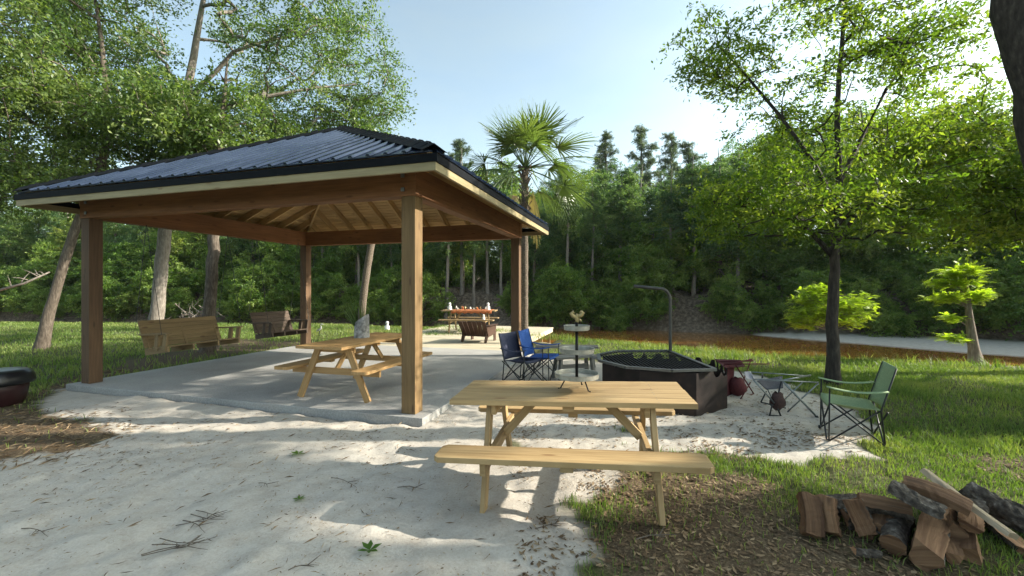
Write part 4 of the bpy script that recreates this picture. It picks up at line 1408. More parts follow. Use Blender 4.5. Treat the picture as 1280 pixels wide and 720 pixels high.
mb.tube([(.004, 0, .59), (.034, 0, .606), (.05, -.004, .628), (.036, -.005, .640), (.026, 0, .628)], [.014, .018, .015, .011, .006], 8)
mb.tube([(.006, 0, .575), (.03, .0, .565), (.034, 0, .55)], [.012, .012, .006], 8)
mb.build('finial', M['brass'], tr, smooth=True)

# ------------------------------------------------------------------ fire pit with swing grate and hanging arm
fp = (2.15, 6.24)
fire = thing('fire_pit', 'big octagonal black steel fire pit with a hinged grate and curved pole', 'fire pit', (fp[0], fp[1], 0))
RR = .88; FH = .55
cor = [Vector((RR * math.cos(R(-80 + 45 * k)), RR * math.sin(R(-80 + 45 * k)), 0)) for k in range(8)]
mb = MB(); NS = 36
for k in range(8):
    a, b = cor[k], cor[(k + 1) % 8]
    cols = []
    for j in range(NS + 1):
        t = j / NS; s = t * (b - a).length; z = FH
        if k in (0, 1, 2, 3):
            for c0 in (.14, .40, .60) if k != 0 else (.45, .62):
                q = abs(s - c0)
                if q < .085: z = min(z, FH - math.sqrt(max(.085 ** 2 - q * q, 0)) * 1.15)
        p = a.lerp(b, t); cols.append((p + Vector((0, 0, -.03)), p + Vector((0, 0, z))))
    mb.grid(cols)
mb.build('ring', M['pit'], fire, solid=.008)
mb = MB(); mb.lathe([(.01, .05), (.5, .06), (.82, .02)], n=24); mb.build('ash_bed', M['pit'], fire)
# half octagon grate lying on the left half of the ring
gz = FH + .035
gpts = [Vector((.42, -.80, gz)), Vector((-.15, -.86, gz)), Vector((-.66, -.62, gz)), Vector((-.90, -.12, gz)), Vector((-.82, .40, gz)), Vector((-.42, .80, gz)), Vector((.42, .84, gz))]
mb = MB()
for i in range(len(gpts)):
    a, b = gpts[i], gpts[(i + 1) % len(gpts)]
    mb.bar(a, b, .055, .03 + .001 * i, (0, 0, 1))
mb.tube([(-.88, .1, gz), (-.99, .12, gz + .03), (-1.0, .0, gz + .03), (-.9, -.02, gz)], .011, 6)
mb.build('grate_frame', M['grate'], fire)
mb = MB()
x = -.80
while x < .40:
    y0, y1 = -.80, .80
    if x < -.15: y0 = -.86 + (-.15 - x) * .47 + (max(0, -.66 - x) * 1.6)
    if x < -.42: y1 = .80 - (-.42 - x) * 1.0
    mb.bar((x, y0 + .02, gz - .004), (x, y1 - .02, gz - .004), .011, .011, (0, 0, 1)); x += .052
for y in (-.5, -.2, .1, .4): mb.bar((-.78, y, gz - .016), (.4, y, gz - .016), .014, .012, (0, 0, 1))
mb.build('grill_bars', M['black_metal'], fire)
mb = MB(); pts = [(.43, .76, -.05), (.43, .76, .5), (.43, .76, 1.42)]
for k in range(1, 9):
    a = k / 8 * math.pi / 2; pts.append((.43 - .17 + .17 * math.cos(a), .76, 1.42 + .19 * math.sin(a)))
pts += [(.08, .76, 1.625), (-.16, .76, 1.65)]
mb.tube(pts, .026, 12); mb.build('hanging_arm', M['steel'], fire, smooth=True)


# ------------------------------------------------------------------ camp chairs
def camp_chair(label, loc, fab, tubem, rz=0, rot=None, sc=1.0, bag=None, fab2=None, group='folding camp chairs round the fire pit'):
    o = thing('camp_chair', label, 'camp chair', loc, rz, group, rot)
    o.scale = (sc,) * 3
    mb = MB()
    for s in (-1, 1):
        mb.tube([(-.27, s * .27, .01), (.25, s * .265, .44)], .009, 8)
        mb.tube([(.27, s * .28, .01), (-.20, s * .25, .41)], .009, 8)
        mb.tube([(-.235, s * .262, .05), (-.20, s * .262, .41), (-.33, s * .255, .88)], .009, 8)
        mb.tube([(.262, s * .285, .03), (.255, s * .285, .63)], .008, 8)
        for f in ((.27, s * .28), (-.27, s * .27)): mb.tube([(f[0], f[1], 0), (f[0], f[1], .035)], .017, 8)
    for x, z in ((.265, .43), (-.245, .40)):
        mb.tube([(x, -.27, .01), (x - .01, .265, z)], .009, 8); mb.tube([(x + .014, .27, .01), (x, -.265, z)], .009, 8)
    mb.build('frame', tubem, o, smooth=True)
    P = [[(-.21 + .47 * i / 8, -.262 + .524 * j / 8, .415 + .03 * (i / 8) - .055 * math.sin(math.pi * i / 8) * math.sin(math.pi * j / 8) - .02 * math.sin(math.pi * j / 8)) for j in range(9)] for i in range(9)]
    P.append([(p[0] + .012, p[1], p[2] - .04) for p in P[-1]])
    mb = MB(); mb.grid(P); mb.build('seat', fab, o, smooth=True, solid=.006)
    P = [[(-.205 - .128 * i / 8 - .045 * math.sin(math.pi * j / 8) * (1 - .3 * i / 8), -.258 + .516 * j / 8, .42 + .47 * i / 8 - .018 * math.sin(math.pi * j / 8) * (i / 8)) for j in range(9)] for i in range(9)]
    mb = MB(); mb.grid(P); mb.build('backrest', fab2 or fab, o, smooth=True, solid=.006)
    for s in (-1, 1):
        P = [[(-.255 + .54 * i / 6, s * .28 + (j - 1) * .042, .635 - .035 * math.sin(math.pi * i / 6) + (.0 if j == 1 else -.008)) for j in range(3)] for i in range(7)]
        mb = MB(); mb.grid(P); mb.build('armrest', fab, o, smooth=True, solid=.007)
    if bag:
        P = []
        for i in range(9):
            t = i / 8; r = .10 * math.sin(math.pi * (.08 + .9 * t)) ** .7
            P.append([(bag[1][0] + r * 1.05 * math.cos(a) + .015 * math.sin(3 * a + i), bag[1][1] + r * .9 * math.sin(a), bag[1][2] + .30 * (t - .5) + .012 * math.sin(2 * a + i * 2)) for a in [2 * math.pi * k / 14 for k in range(15)]])
        mb = MB(); mb.grid(P); b_ = mb.build('carry_bag', bag[0], o, smooth=True)
        b_.rotation_euler = (0, 0, 0)
    return o


q = gp(1082, 563); camp_chair('pale green camp chair standing upright on the edge of the grass', (3.66, 4.62, .0), M['fab_green'], M['tube_dark'], R(152), sc=.93)
camp_chair('dark navy camp chair standing between the slab and the bright blue chair', (.17, 7.35, .0), M['fab_navy'], M['tube_dark'], R(-38), sc=.95)
camp_chair('bright blue camp chair standing right of the navy one by the palm', (.50, 7.62, .0), M['fab_blue'], M['tube_dark'], R(-24), sc=.98, fab2=M['fab_blue'])
# two collapsed chairs beyond: thin frames lying on their fronts, legs to the east
def bagmesh(c, r, h, mt, o):
    P = []
    for i in range(9):
        t = i / 8; q = r * math.sin(math.pi * (.08 + .88 * (1 - t))) ** .7
        P.append([(c[0] + q * 1.1 * math.cos(a) + .012 * math.sin(3 * a + i), c[1] + q * .8 * math.sin(a), c[2] + h * (t - .5) + .01 * math.sin(2 * a + i * 2)) for a in [2 * math.pi * k / 14 for k in range(15)]])
    mb = MB(); mb.grid(P); return mb.build('carry_bag', mt, o, smooth=True)


def sheet(name, q, mt, o, sag=.04, n=8):
    a, b, c, d = [Vector(v) for v in q]
    P = [[a.lerp(b, i / n).lerp(d.lerp(c, i / n), j / n) - Vector((0, 0, sag * math.sin(math.pi * i / n) * math.sin(math.pi * j / n))) for j in range(n + 1)] for i in range(n + 1)]
    mb = MB(); mb.grid(P); return mb.build(name, mt, o, smooth=True, solid=.006)


def local(base, *a):
    return [dp(px, py, d) - base for px, py, d in a]


bs = Vector((3.35, 5.65, 0))
o = thing('camp_chair', 'collapsed grey camp chair lying on its front, brown bag hanging from it', 'camp chair', bs, 0, 'folding camp chairs round the fire pit')
mb = MB()
for a, b, r in (((938, 465, 5.95), (1013, 470, 5.9), .008), ((942, 474, 5.5), (1023, 478, 5.45), .008), ((938, 465, 5.95), (942, 474, 5.5), .008), ((975, 473, 5.5), (1022, 522, 5.38), .013), ((980, 475, 5.5), (1013, 469, 5.85), .012),
                ((1023, 479, 5.45), (982, 517, 5.6), .009), ((1004, 477, 5.9), (978, 502, 5.95), .008), ((981, 517, 5.6), (994, 514, 5.75), .008), ((942, 475, 5.5), (968, 504, 5.45), .010), ((952, 472, 5.9), (966, 500, 5.95), .008)):
    mb.tube(local(bs, a, b), r, 8)
mb.build('frame', M['tube_grey'], o, smooth=True)
mb = MB()
for a, b, r in (((958, 489, 5.5), (951, 503, 5.45), .009), ((952, 503, 5.45), (982, 510, 5.5), .008), ((965, 506, 5.45), (962, 520, 5.43), .009), ((977, 475, 5.5), (970, 505, 5.48), .010), ((970, 505, 5.48), (976, 520, 5.44), .010), ((961, 519, 5.43), (977, 520, 5.44), .007), ((953, 466, 5.9), (953, 472, 5.7), .010)):
    mb.tube(local(bs, a, b), r, 8)
mb.tube(local(bs, (1020, 520, 5.39), (1023, 524, 5.37)), .02, 8)
mb.build('hinge_legs', M['tube_dark'], o, smooth=True)
sheet('seat', local(bs, (946, 476, 5.52), (978, 470, 5.85), (979, 485, 5.5), (958, 487, 5.5)), M['fab_grey'], o, .03)
sheet('backrest', local(bs, (930, 465, 5.9), (938, 464, 5.9), (944, 474, 5.5), (933, 474, 5.55)), M['fab_pale'], o, .02)
bg_ = local(bs, (972, 502, 5.5))[0]; bagmesh(bg_, .085, .24, M['fab_brown'], o)
bs = Vector((3.2, 6.6, 0))
o = thing('camp_chair', 'collapsed maroon camp chair leaning on the back of the fire pit', 'camp chair', bs, 0, 'folding camp chairs round the fire pit')
mb = MB()
for a, b, r in (((895, 452, 6.75), (942, 451, 6.6), .011), ((905, 455, 6.4), (962, 455, 6.3), .008), ((900, 458, 6.5), (940, 449, 6.7), .010), ((920, 457, 6.45), (942, 492, 6.58), .010), ((942, 492, 6.58), (930, 497, 6.4), .010), ((938, 478, 6.5), (925, 500, 6.3), .009), ((938, 452, 6.7), (922, 495, 6.6), .009)):
    mb.tube(local(bs, a, b), r, 8)
mb.build('frame', M['fab_red'], o, smooth=True)
sheet('seat', local(bs, (893, 449, 6.85), (926, 450, 6.75), (932, 458, 6.4), (906, 460, 6.35)), M['fab_red'], o, .05)
sheet('backrest', local(bs, (905, 456, 6.45), (918, 457, 6.5), (916, 492, 6.5), (908, 496, 6.4)), M['fab_red'], o, .02)
bg_ = local(bs, (922, 484, 6.45))[0]; bagmesh(bg_, .12, .29, M['fab_red'], o)


# ------------------------------------------------------------------ benches, lounge chair, tub
def bench(label, a, b, z, dep):
    a = Vector(a); b = Vector(b); d = b - a; L = d.length
    o = thing('bench', label, 'bench', ((a.x + b.x) / 2, (a.y + b.y) / 2, 0), math.atan2(d.y, d.x), 'weathered benches by the fire pit')
    mb = MB()
    for s in (-1, 1): mb.box((0, s * (dep / 4 + .003), z - .02), (L, dep / 2, .04))
    mb.build('seat', M['greywood'], o, bevel=.004)
    for s in (-1, 1):
        for t in (-1, 1):
            mb = MB(); mb.bar((s * (L / 2 - .12), t * dep * .3, z - .04), (s * (L / 2 - .08), t * dep * .45, 0), .085, .04, (1, 0, 0)); mb.build('leg', M['greywood'], o)
    mb = MB(); mb.box((0, 0, z * .5), (L - .3, .035, .08)); mb.build('stretcher', M['greywood'], o)


bench('weathered grey bench farther from the camera, behind the tiered tray', (.50, 9.05), (1.78, 8.9), .42, .30)
bench('weathered grey bench nearer the fire pit, left of its grate', (.72, 7.62), (1.52, 7.95), .40, .28)

lp = gp(598, 427, .07)
lc = thing('lounge_chair', 'low dark brown slatted lounge chair on the deck facing the far table', 'lounge chair', (lp.x, lp.y + .1, .072), R(68))
mb = MB()      # faces local +x; slanted back rest seen from behind
for i in range(6): mb.bar((-.18, -.34 + i * .136, .16), (-.46, -.37 + i * .148, .60), .128, .02, (1, 0, .6))
mb.build('backrest', M['brownchair'], lc)
mb = MB()
for i in range(5): mb.box((-.15 + i * .1, 0, .20 + .02 * i), (.092, .68, .02))
mb.build('seat', M['brownchair'], lc)
for s in (-1, 1):
    mb = MB(); mb.poly([(-.38, s * .37, 0), (-.26, s * .37, 0), (-.16, s * .37, .14), (.25, s * .37, .2), (.25, s * .37, 0), (.38, s * .37, 0), (.38, s * .37, .46), (-.36, s * .37, .46), (-.28, s * .37, .3)], .03, (0, 1, 0)); mb.build('side_panel', M['brownchair'], lc)
    mb = MB(); mb.box((.02, s * .38, .475), (.82, .12, .022)); mb.build('armrest', M['brownchair'], lc)

tb = thing('storage_tub', 'dark maroon tub with black lid on the grass at the left edge', 'tub', (-7.2, 5.95, 0.0))
mb = MB(); mb.lathe([(.30, 0), (.31, .01), (.345, .2), (.365, .37), (.355, .37), (.33, .2), (.29, .02)], n=32); mb.build('body', M['tub'], tb, smooth=True)
mb = MB(); mb.lathe([(.385, .285), (.405, .29), (.412, .33), (.402, .40), (.375, .435), (.355, .455), (.335, .468), (.20, .480), (.0, .484)], n=32); mb.build('lid', M['lid'], tb, smooth=True)
mb = MB(); mb.tube([(.07, -.03, .48), (.07, 0, .50), (-.07, 0, .50), (-.07, -.03, .48)], .012, 6); mb.build('handle', M['lid'], tb)

# ------------------------------------------------------------------ cut log vase with blades, on the pavilion table
vp = dp(452, 424, 6.72)
vz = .075 + .772
vs = thing('log_vase', 'silvery birch log vase cut on a slant, on the pavilion table', 'vase', (vp.x, vp.y, vz))
mb = MB(); n = 20; P0, P1, P2, P3 = [], [], [], []
for k in range(n + 1):
    a = 2 * math.pi * k / n; rj = 1 + .05 * math.sin(5 * a) + .03 * math.sin(9 * a + 1)
    top = .29 + .075 * math.cos(a)
    P0.append((.118 * rj * math.cos(a), .118 * rj * math.sin(a), 0)); P1.append((.108 * rj * math.cos(a), .108 * rj * math.sin(a), top))
    P2.append((.086 * math.cos(a), .086 * math.sin(a), top - .004)); P3.append((.08 * math.cos(a), .08 * math.sin(a), .05))
mb.grid([P0, [tuple((Vector(a) * .5 + Vector(b) * .5) * 1.0) for a, b in zip(P0, P1)], P1, P2, P3]); mb.build('body', M['fig_bark'], vs, smooth=True)
pl = thing('blade_plant', 'dark green bladed plant rising from the birch log vase', 'plant', (vp.x, vp.y, vz + .06))
rs = np.random.RandomState(9); V, Fq, A = [], [], []
for i in range(60):
    az = rs.rand() * 6.28; sp = rs.uniform(.05, .5); ln = rs.uniform(.3, .62)
    d = np.array([math.cos(az) * sp - .18, math.sin(az) * sp, 1.0]); d /= np.linalg.norm(d)
    sd_ = np.cross(d, [math.sin(az), -math.cos(az), .2]); sd_ /= np.linalg.norm(sd_); b = len(V)
    for s, w_ in ((0, .004), (.4, .0055), (.75, .004), (1, .001)):
        p = np.array([math.cos(az) * .03, math.sin(az) * .03, 0]) + d * ln * s + np.array([0, 0, -.16 * ln * s * s * sp * 2])
        V += [p - sd_ * w_, p + sd_ * w_]; A += [.12 + .3 * (i % 5) / 5] * 2
    for j in range(3): Fq.append((b + 2 * j, b + 2 * j + 1, b + 2 * j + 3, b + 2 * j + 2))
np_mesh('blades', np.array(V), np.array(Fq), M['leaf_palm'], pl, {'var': ('POINT', np.array(A))})

# ------------------------------------------------------------------ things laid out on the deck table
dz = .072 + .772


def dt(x, y, z=dz):
    c_, s_ = math.cos(R(-6)), math.sin(R(-6))
    return Vector((DT[0] + x * c_ - y * s_, DT[1] + x * s_ + y * c_, z))


mb = MB(); P = [[(-.58 + 1.42 * i / 24, -.37 - .012 + .0 * j if j == 0 else -.36 + .62 * (j - 1) / 5, .004 + .004 * math.sin(i * 1.3 + j) - (.10 + .02 * math.sin(i * 1.7) if j == 0 else 0)) for j in range(7)] for i in range(25)]
mb.grid(P); o = mb.build('table_runner', M['orange'], smooth=True, solid=.003); o.location = dt(0, 0, dz + .003); o.rotation_euler = (0, 0, R(-6))
tag(o, 'rust orange cloth runner spread over the deck table', 'table runner')


def figurine(label, loc, h, group=None, cat='figurine', name='white_figurine'):
    o = thing(name, label, cat, loc, 0, group)
    mb = MB(); mb.lathe([(.0, 0), (.30 * h, .0), (.32 * h, .06 * h), (.26 * h, .22 * h), (.19 * h, .40 * h), (.15 * h, .56 * h), (.11 * h, .64 * h), (.0, .66 * h)], n=16); mb.build('body', M['white'], o, smooth=True)
    mb = MB(); mb.lathe([(.0, .60 * h), (.12 * h, .64 * h), (.19 * h, .76 * h), (.17 * h, .90 * h), (.09 * h, .98 * h), (0, h)], n=16); mb.build('head', M['white'], o, smooth=True)
    mb = MB()
    for s in (-1, 1): mb.tube([(s * .14 * h, 0, .52 * h), (s * .26 * h, -.08 * h, .36 * h), (s * .16 * h, -.2 * h, .28 * h)], [.06 * h, .055 * h, .04 * h], 8)
    mb.build('arms', M['white'], o, smooth=True)
    return o


figurine('white figurine at the left end of the deck table', dt(-.72, -.02), .26)
figurine('white figurine at the right end of the deck table, wider headed', dt(.66, -.02), .26)
figurine('white figurine seated on the near bench of the deck table', dt(.60, -.6, .072 + .474), .18)
rs = np.random.RandomState(4)
mats_ = [M['white'], M['brownchair'], M['brass'], M['orange'], M['swing'], M['galv']]
for i in range(13):
    x = -.50 + i * .088 + rs.normal() * .012; hh = rs.uniform(.06, .13); rr = rs.uniform(.022, .036)
    o = thing('pottery_piece', 'small pot or cup among the crowded row on the orange runner', 'pottery', dt(x, rs.uniform(-.2, .18), dz + .009), 0, 'small pots on the deck table')
    mb = MB()
    if i % 3 == 0: mb.lathe([(rr * .6, 0), (rr, hh * .3), (rr * .9, hh * .6), (rr * .5, hh * .85), (rr * .65, hh), (rr * .5, hh), (rr * .35, hh * .8)], n=12)
    elif i % 3 == 1: mb.lathe([(rr * .8, 0), (rr, hh * .1), (rr * 1.05, hh), (rr * .92, hh), (rr * .85, hh * .15)], n=12); mb.tube([(rr, 0, hh * .8), (rr * 1.7, 0, hh * .7), (rr * 1.7, 0, hh * .35), (rr, 0, hh * .25)], .006, 5)
    else: mb.lathe([(rr * .9, 0), (rr * .4, hh * .12), (rr * .25, hh * .5), (rr * .9, hh * .72), (rr, hh), (rr * .85, hh), (rr * .2, hh * .7)], n=12)
    mb.build('pot', mats_[(i * 5) % 6], o, smooth=True)

sp_ = gp(484, 412); figurine('small white garden statue on the lawn near the river', (sp_.x, sp_.y, H(sp_.x, sp_.y)), .34, name='garden_statue', cat='statue')
hp = gp(399, 421)
hr = thing('heron_stake', 'thin dark wire heron ornament stuck in the lawn behind the slab', 'garden ornament', (hp.x, hp.y, H(hp.x, hp.y)))
mb = MB(); mb.tube([(0, 0, 0), (0, 0, .18)], .008, 6); mb.tube([(.03, 0, 0), (.01, 0, .18)], .006, 6); mb.build('legs', M['tube_dark'], hr)
mb = MB(); mb.tube([(-.10, 0, .16), (-.03, 0, .21), (.05, 0, .25), (.07, 0, .32), (.04, 0, .37), (.06, 0, .41), (.09, 0, .41), (.16, 0, .39)], [.008, .032, .028, .014, .012, .018, .014, .003], 8); mb.build('body', M['fab_pale'], hr, smooth=True)


# ------------------------------------------------------------------ firewood
def log(label, a, b, r, shape, roll=0.0, split='splitwood', taper=.95, seed=1, name='split_log'):
    rs = np.random.RandomState(seed)
    a = Vector(a); b = Vector(b); d = b - a; L = d.length; x = d.normalized()
    y = Vector((0, 0, 1)).cross(x)
    y = y.normalized() if y.length > .05 else Vector((1, 0, 0)); z = x.cross(y)
    if shape == 'round': sec = [(math.cos(t), math.sin(t), 1) for t in np.linspace(0, 2 * math.pi, 18)[:-1]]
    elif shape == 'half': sec = [(math.cos(t), math.sin(t), 1) for t in np.linspace(0, math.pi, 12)] + [(-.5, -.04, 0), (0, .05, 0), (.5, -.05, 0)]
    elif shape == 'plank': sec = [(-1, -.28, 0), (-.3, -.34, 0), (.4, -.3, 0), (1, -.34, 0), (1.02, .3, 1), (.3, .42, 0), (-.4, .36, 0), (-.98, .32, 1)]
    else: sec = [(math.cos(t), math.sin(t), 1) for t in np.linspace(R(25), R(155), 9)] + [(-.62, .05, 0), (-.30, -.36, 0), (0, -.70, 0), (.28, -.32, 0), (.62, .06, 0)]
    n = len(sec); NL = 13
    jit = rs.normal(size=(n,)) * .05
    mb = MB(); o_u, o_v = rs.rand() * 40, rs.rand() * 40
    bend = rs.normal(size=2) * .007
    skew = rs.normal(size=2) * .12
    for i in range(NL):
        t = i / (NL - 1); sc_ = 1 + (taper - 1) * t
        for k, (u, v, bk) in enumerate(sec):
            am = .065 if bk else .05
            q = sc_ * r * .9 * (1 + jit[k] + rs.normal() * am * (1 if bk else .9))
            uu, vv = u * math.cos(roll) - v * math.sin(roll), u * math.sin(roll) + v * math.cos(roll)
            off_ = (skew[0] * u + skew[1] * v) * r * (1 if i in (0, NL - 1) else 0) + (rs.normal() * .06 * r if i in (0, NL - 1) else 0)
            mb.v.append(a + x * (L * t + off_) + y * (uu * q) + z * (vv * q + math.sin(math.pi * t) * bend[0]) + y * math.sin(math.pi * t) * bend[1])
    per = np.cumsum([0] + [r * math.hypot(sec[(k + 1) % n][0] - sec[k][0], sec[(k + 1) % n][1] - sec[k][1]) for k in range(n)])
    for i in range(NL - 1):
        for k in range(n):
            k2 = (k + 1) % n
            m_ = 1 if (sec[k][2] and sec[k2][2]) else 0
            u0, u1 = L * i / (NL - 1), L * (i + 1) / (NL - 1)
            mb.face([i * n + k, i * n + k2, (i + 1) * n + k2, (i + 1) * n + k], [(o_u + u0, o_v + per[k]), (o_u + u0, o_v + per[k + 1]), (o_u + u1, o_v + per[k + 1]), (o_u + u1, o_v + per[k])], m_)
    for e, sgn in ((0, -1), ((NL - 1) * n, 1)):
        ids = [e + k for k in range(n)]
        uv = [(o_u + sec[k][0] * r * .3, o_v + 5 + sec[k][1] * r) for k in range(n)]
        if sgn < 0: ids, uv = ids[::-1], uv[::-1]
        mb.face(ids, uv, 0)
    o = mb.build(name, [M[split], M['logbark']])
    tag(o, label, 'firewood log', 'split firewood heaped on the grass')
    return o


def P3(px, py, z):
    d = F * (CAM_Z - z) / (py - 360.0); return Vector(((px - 640) / F * d, d, z))


LG = 'in the firewood heap'
log('leftmost firewood chunk, standing on end with a pale split face', P3(1012, 668, .02), P3(1006, 618, .22), .085, 'wedge', 2.6, seed=1)
log('firewood chunk on end with bright cut top, second from the left of the heap', P3(1042, 668, .03), P3(1036, 622, .22), .09, 'wedge', 3.4, seed=2)
log('grey barked chunk on end, third from the left of the heap', P3(1082, 668, .03), P3(1062, 625, .22), .08, 'wedge', 1.0, seed=3)
log('short half log lying flat on top of the left side of the heap', P3(1076, 624, .21), P3(1140, 636, .21), .08, 'half', 3.4, seed=4)
log('thick silver barked log slanting across the middle of the heap', P3(1112, 614, .32), P3(1180, 650, .24), .085, 'half', -.25, seed=5)
log('long red brown split log lying on top behind the silver barked one', P3(1128, 602, .34), P3(1214, 636, .29), .085, 'plank', .15, seed=6)
log('long pale split rail slanting down the right of the heap', P3(1158, 590, .38), P3(1266, 670, .20), .055, 'plank', -.4, 'palewood', seed=7)
log('dark barked log at the back right of the heap', P3(1206, 610, .20), P3(1300, 664, .07), .08, 'round', 0, seed=8)
log('big split wedge with a rough end at the front middle of the heap', P3(1168, 640, .14), P3(1152, 690, .09), .11, 'wedge', 3.6, seed=9)
log('small end on split log under the rail at the right', P3(1206, 632, .20), P3(1214, 656, .18), .065, 'half', 2.8, seed=10)
log('rough red split wedge at the front right of the heap', P3(1204, 655, .08), P3(1214, 692, .06), .085, 'wedge', 2.7, seed=11)
log('small end on split log under the half log at the left', P3(1110, 630, .15), P3(1103, 656, .12), .065, 'half', 3.3, seed=12)
log('grey barked piece low in the gap at the heap front', P3(1128, 648, .06), P3(1116, 682, .06), .075, 'round', 0, seed=13)
log('brown split log at the right edge under the dark one', P3(1236, 648, .07), P3(1290, 690, .05), .07, 'half', 2.9, seed=14)
log('buried split log at the heap bottom behind the front wedges', P3(1150, 634, .10), P3(1230, 640, .12), .09, 'half', .1, seed=15)
log('low split log at the heap bottom behind the standing chunks', P3(1055, 650, .06), P3(1120, 646, .07), .075, 'half', .5, seed=16)
log('brown split log wedged between the standing chunks and the half log', P3(1078, 662, .05), P3(1098, 634, .12), .075, 'wedge', 2.9, seed=21)
log('dark barked round lying behind the standing chunks', P3(1018, 636, .07), P3(1090, 630, .09), .075, 'round', 0, seed=22)
log('red brown wedge filling the gap under the red plank', P3(1186, 640, .17), P3(1194, 664, .13), .08, 'wedge', 3.3, seed=23)
log('splintered wedge leaning at the very front between two front wedges', P3(1180, 672, .05), P3(1196, 698, .04), .06, 'wedge', 2.2, seed=24)
log('small bark covered offcut on the grass in front of the heap', P3(1066, 690, .03), P3(1098, 694, .03), .035, 'half', .1, seed=25)
log('thin stick of firewood lying right of the dark log', P3(1258, 632, .10), P3(1330, 665, .10), .055, 'wedge', .9, seed=17)

# ------------------------------------------------------------------ twigs and fallen sprigs on the sand
rs = np.random.RandomState(15)
TL = [((228, 687), .38, 'tangle of dark twigs on the sand at the bottom left'), ((122 + 130, 655), .30, 'thin forked twig on the shaded sand above the twig tangle'), ((430, 605), .32, 'curved thin stick on the sand left of the table shadow'),
      ((515, 612), .24, 'upright forked twig on the sand just left of the near table'), ((690, 660), .25, 'long bent twig at the sand edge right of the table leg'), ((380, 715), .16, 'short stick at the bottom edge of the sand'), ((330, 610), .14, 'small twig cluster on the sand below the slab'),
      ((735, 655), .20, 'twig lying across the edge of sand and brown litter'), ((45, 665), .3, 'long straw stem on the sand at the lower left edge'), ((820, 672), .3, 'pale stick lying on brown litter right of the near table')]
for (pp, L, lab) in TL:
    c_ = gp(*pp); o = thing('twig', lab, 'twig', (c_.x, c_.y, ground_z(c_.x, c_.y) + .012), rs.rand() * .8 - .4, 'twigs on the sand')
    mb = MB(); nb = 4 if 'tangle' in lab else 1
    for q in range(nb):
        a = rs.normal() * (.28 if nb > 1 else .15); y0 = rs.normal() * .035 * (nb > 1)
        pts = [Vector((L * (t - .5) * math.cos(a), y0 + L * (t - .5) * math.sin(a) + .02 * math.sin(t * 4 + q), .004 + .02 * t * (q % 2) + .006 * rs.rand())) for t in np.linspace(0, 1, 6)]
        mb.tube(pts, [.003, .003, .0026, .0022, .0018, .001], 5)
        for k in (2, 3):
            e = Vector((.09 * math.cos(a + .7 * (1 if k % 2 else -1)), .09 * math.sin(a + .7 * (1 if k % 2 else -1)), .012))
            mb.tube([pts[k], pts[k] + e * .6, pts[k] + e], [.003, .0025, .0012], 4)
    mb.build('stem', M['bark'] if pp[0] < 800 else M['deadwood'], o)
for (pp, s_, lab) in (((462, 694), .075, 'fresh green leaf sprig on the sand at the bottom centre'), ((374, 628), .05, 'green leaf lying on the sand left of centre'), ((372, 568), .075, 'dark green leaf on the sunlit sand below the slab')):
    c_ = gp(*pp); o = thing('leaf_sprig', lab, 'leaf', (c_.x, c_.y, ground_z(c_.x, c_.y) + .012), rs.rand() * 6, 'green leaves fallen on the sand')
    V, Fq = [], []
    for k in range(6):
        a = k * 1.05 + rs.rand() * .4; d = np.array([math.cos(a), math.sin(a), .25 + .2 * rs.rand()]); sd_ = np.array([-math.sin(a), math.cos(a), .1 * rs.normal()])
        b = len(V); V += [np.zeros(3), d * s_ * .5 + sd_ * s_ * .22, d * s_ + np.array([0, 0, -.1 * s_]), d * s_ * .5 - sd_ * s_ * .22]; Fq.append((b, b + 1, b + 2, b + 3))
    np_mesh('leaves', np.array(V), np.array(Fq), M['leaf_shrub'], o, {'var': ('POINT', np.full(len(V), .25))})

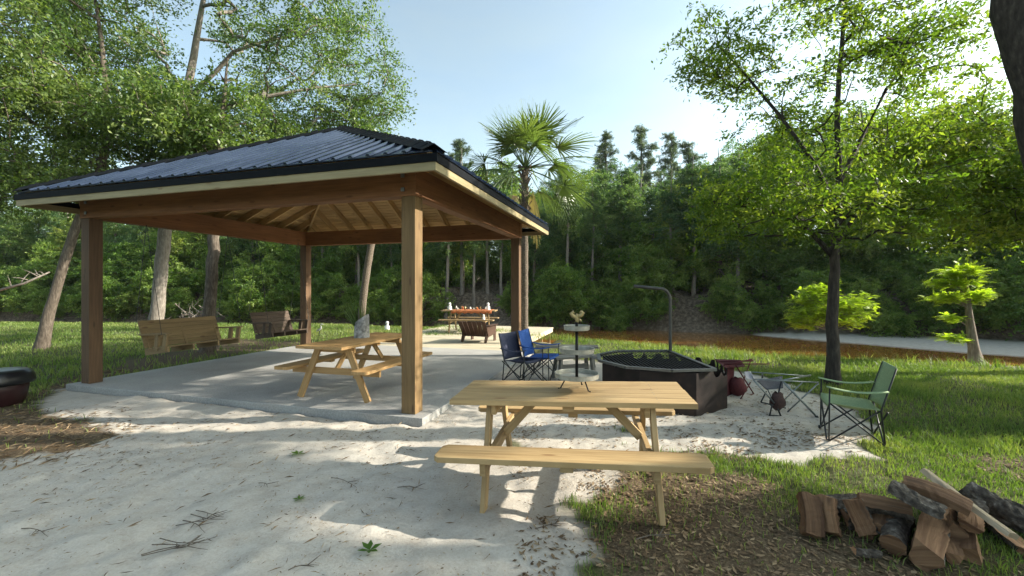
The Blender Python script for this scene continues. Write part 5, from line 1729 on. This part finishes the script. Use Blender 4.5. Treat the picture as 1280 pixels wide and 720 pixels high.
# ------------------------------------------------------------------ dead wood on the far bank
c_ = dp(236, 386, 27.0)
o = thing('upturned_root_ball', 'grey upturned root ball on the far bank behind the nearer porch swing', 'root ball', (c_.x, c_.y + .8, H(c_.x, c_.y + .8)))
mb = MB(); rs = np.random.RandomState(3)
for k in range(150):
    a = rs.rand() * 6.28; L = rs.uniform(.5, 1.3)
    p = Vector((rs.normal() * .55, rs.normal() * .4, .25 + abs(rs.normal()) * .55)); d = Vector((math.cos(a), math.sin(a) * .6, rs.normal() * .7)).normalized()
    pts = [p]
    for q in range(4):
        d = (d + Vector(rs.normal(size=3)) * .55 - Vector((0, 0, .08))).normalized(); pts.append(pts[-1] + d * L * .27)
    w_ = rs.uniform(.02, .055); mb.tube(pts, [w_, w_ * .8, w_ * .6, w_ * .4, w_ * .15], 5)
mb.build('roots', M['deadwood'], o)
mb = MB(); mb.tube([(.1, .2, .5), (.9, 1.6, .7), (1.6, 3.2, .9)], [.34, .28, .22], 10); mb.build('trunk', M['bark'], o, smooth=True)
for (a, b, r, lab) in (((900, 336, 25.2), (944, 404, 23.6), .055, 'pale dead trunk leaning against the far bank right of the curved pole'),
                       ((-5, 364, 29), (62, 340, 30), .10, 'pale fallen trunk slanting through the brush at the far left'),
                       ((985, 392, 23), (1012, 352, 25), .035, 'thin bare branch sticking out of the far bank under the cypress')):
    p0, p1 = dp(*a), dp(*b); md = (p0 + p1) / 2 + Vector((.1, 0, -.12)); k0 = p0
    o = thing('dead_trunk', lab, 'dead tree', p0)
    mb = MB(); mb.tube([(0, 0, 0), md - p0, p1 - p0], [r * .7, r, r * 1.1] if a[1] < b[1] else [r, r * .8, r * .5], 8)
    mb.build('trunk', M['deadwood'], o, smooth=True)
    mb = MB(); rs_ = np.random.RandomState(int(r * 1000))
    for k in range(7):
        s = p0.lerp(p1, rs_.uniform(.2, .9)) - p0; e = Vector(rs_.normal(size=3)) * .45; e.z = abs(e.z)
        mb.tube([s, s + e * .5 + Vector((0, 0, .05)), s + e], [r * .35, r * .22, .006], 5)
    mb.build('branches', M['deadwood'], o)

# ------------------------------------------------------------------ the moist air of the clearing
m, nt, out = newmat('air')
pv = nd(nt, 'ShaderNodeVolumePrincipled'); pv.inputs['Color'].default_value = (.86, .94, 1.0, 1); pv.inputs['Density'].default_value = .00022; pv.inputs['Anisotropy'].default_value = .25
nt.links.new(pv.outputs[0], out.inputs['Volume'])
mb = MB(); mb.box((0, 0, 13), (880, 880, 31))
tag(mb.build('haze', m), 'thin pale haze in the air over the clearing and river', 'haze', kind='stuff')
cy.volume_bounces = 1
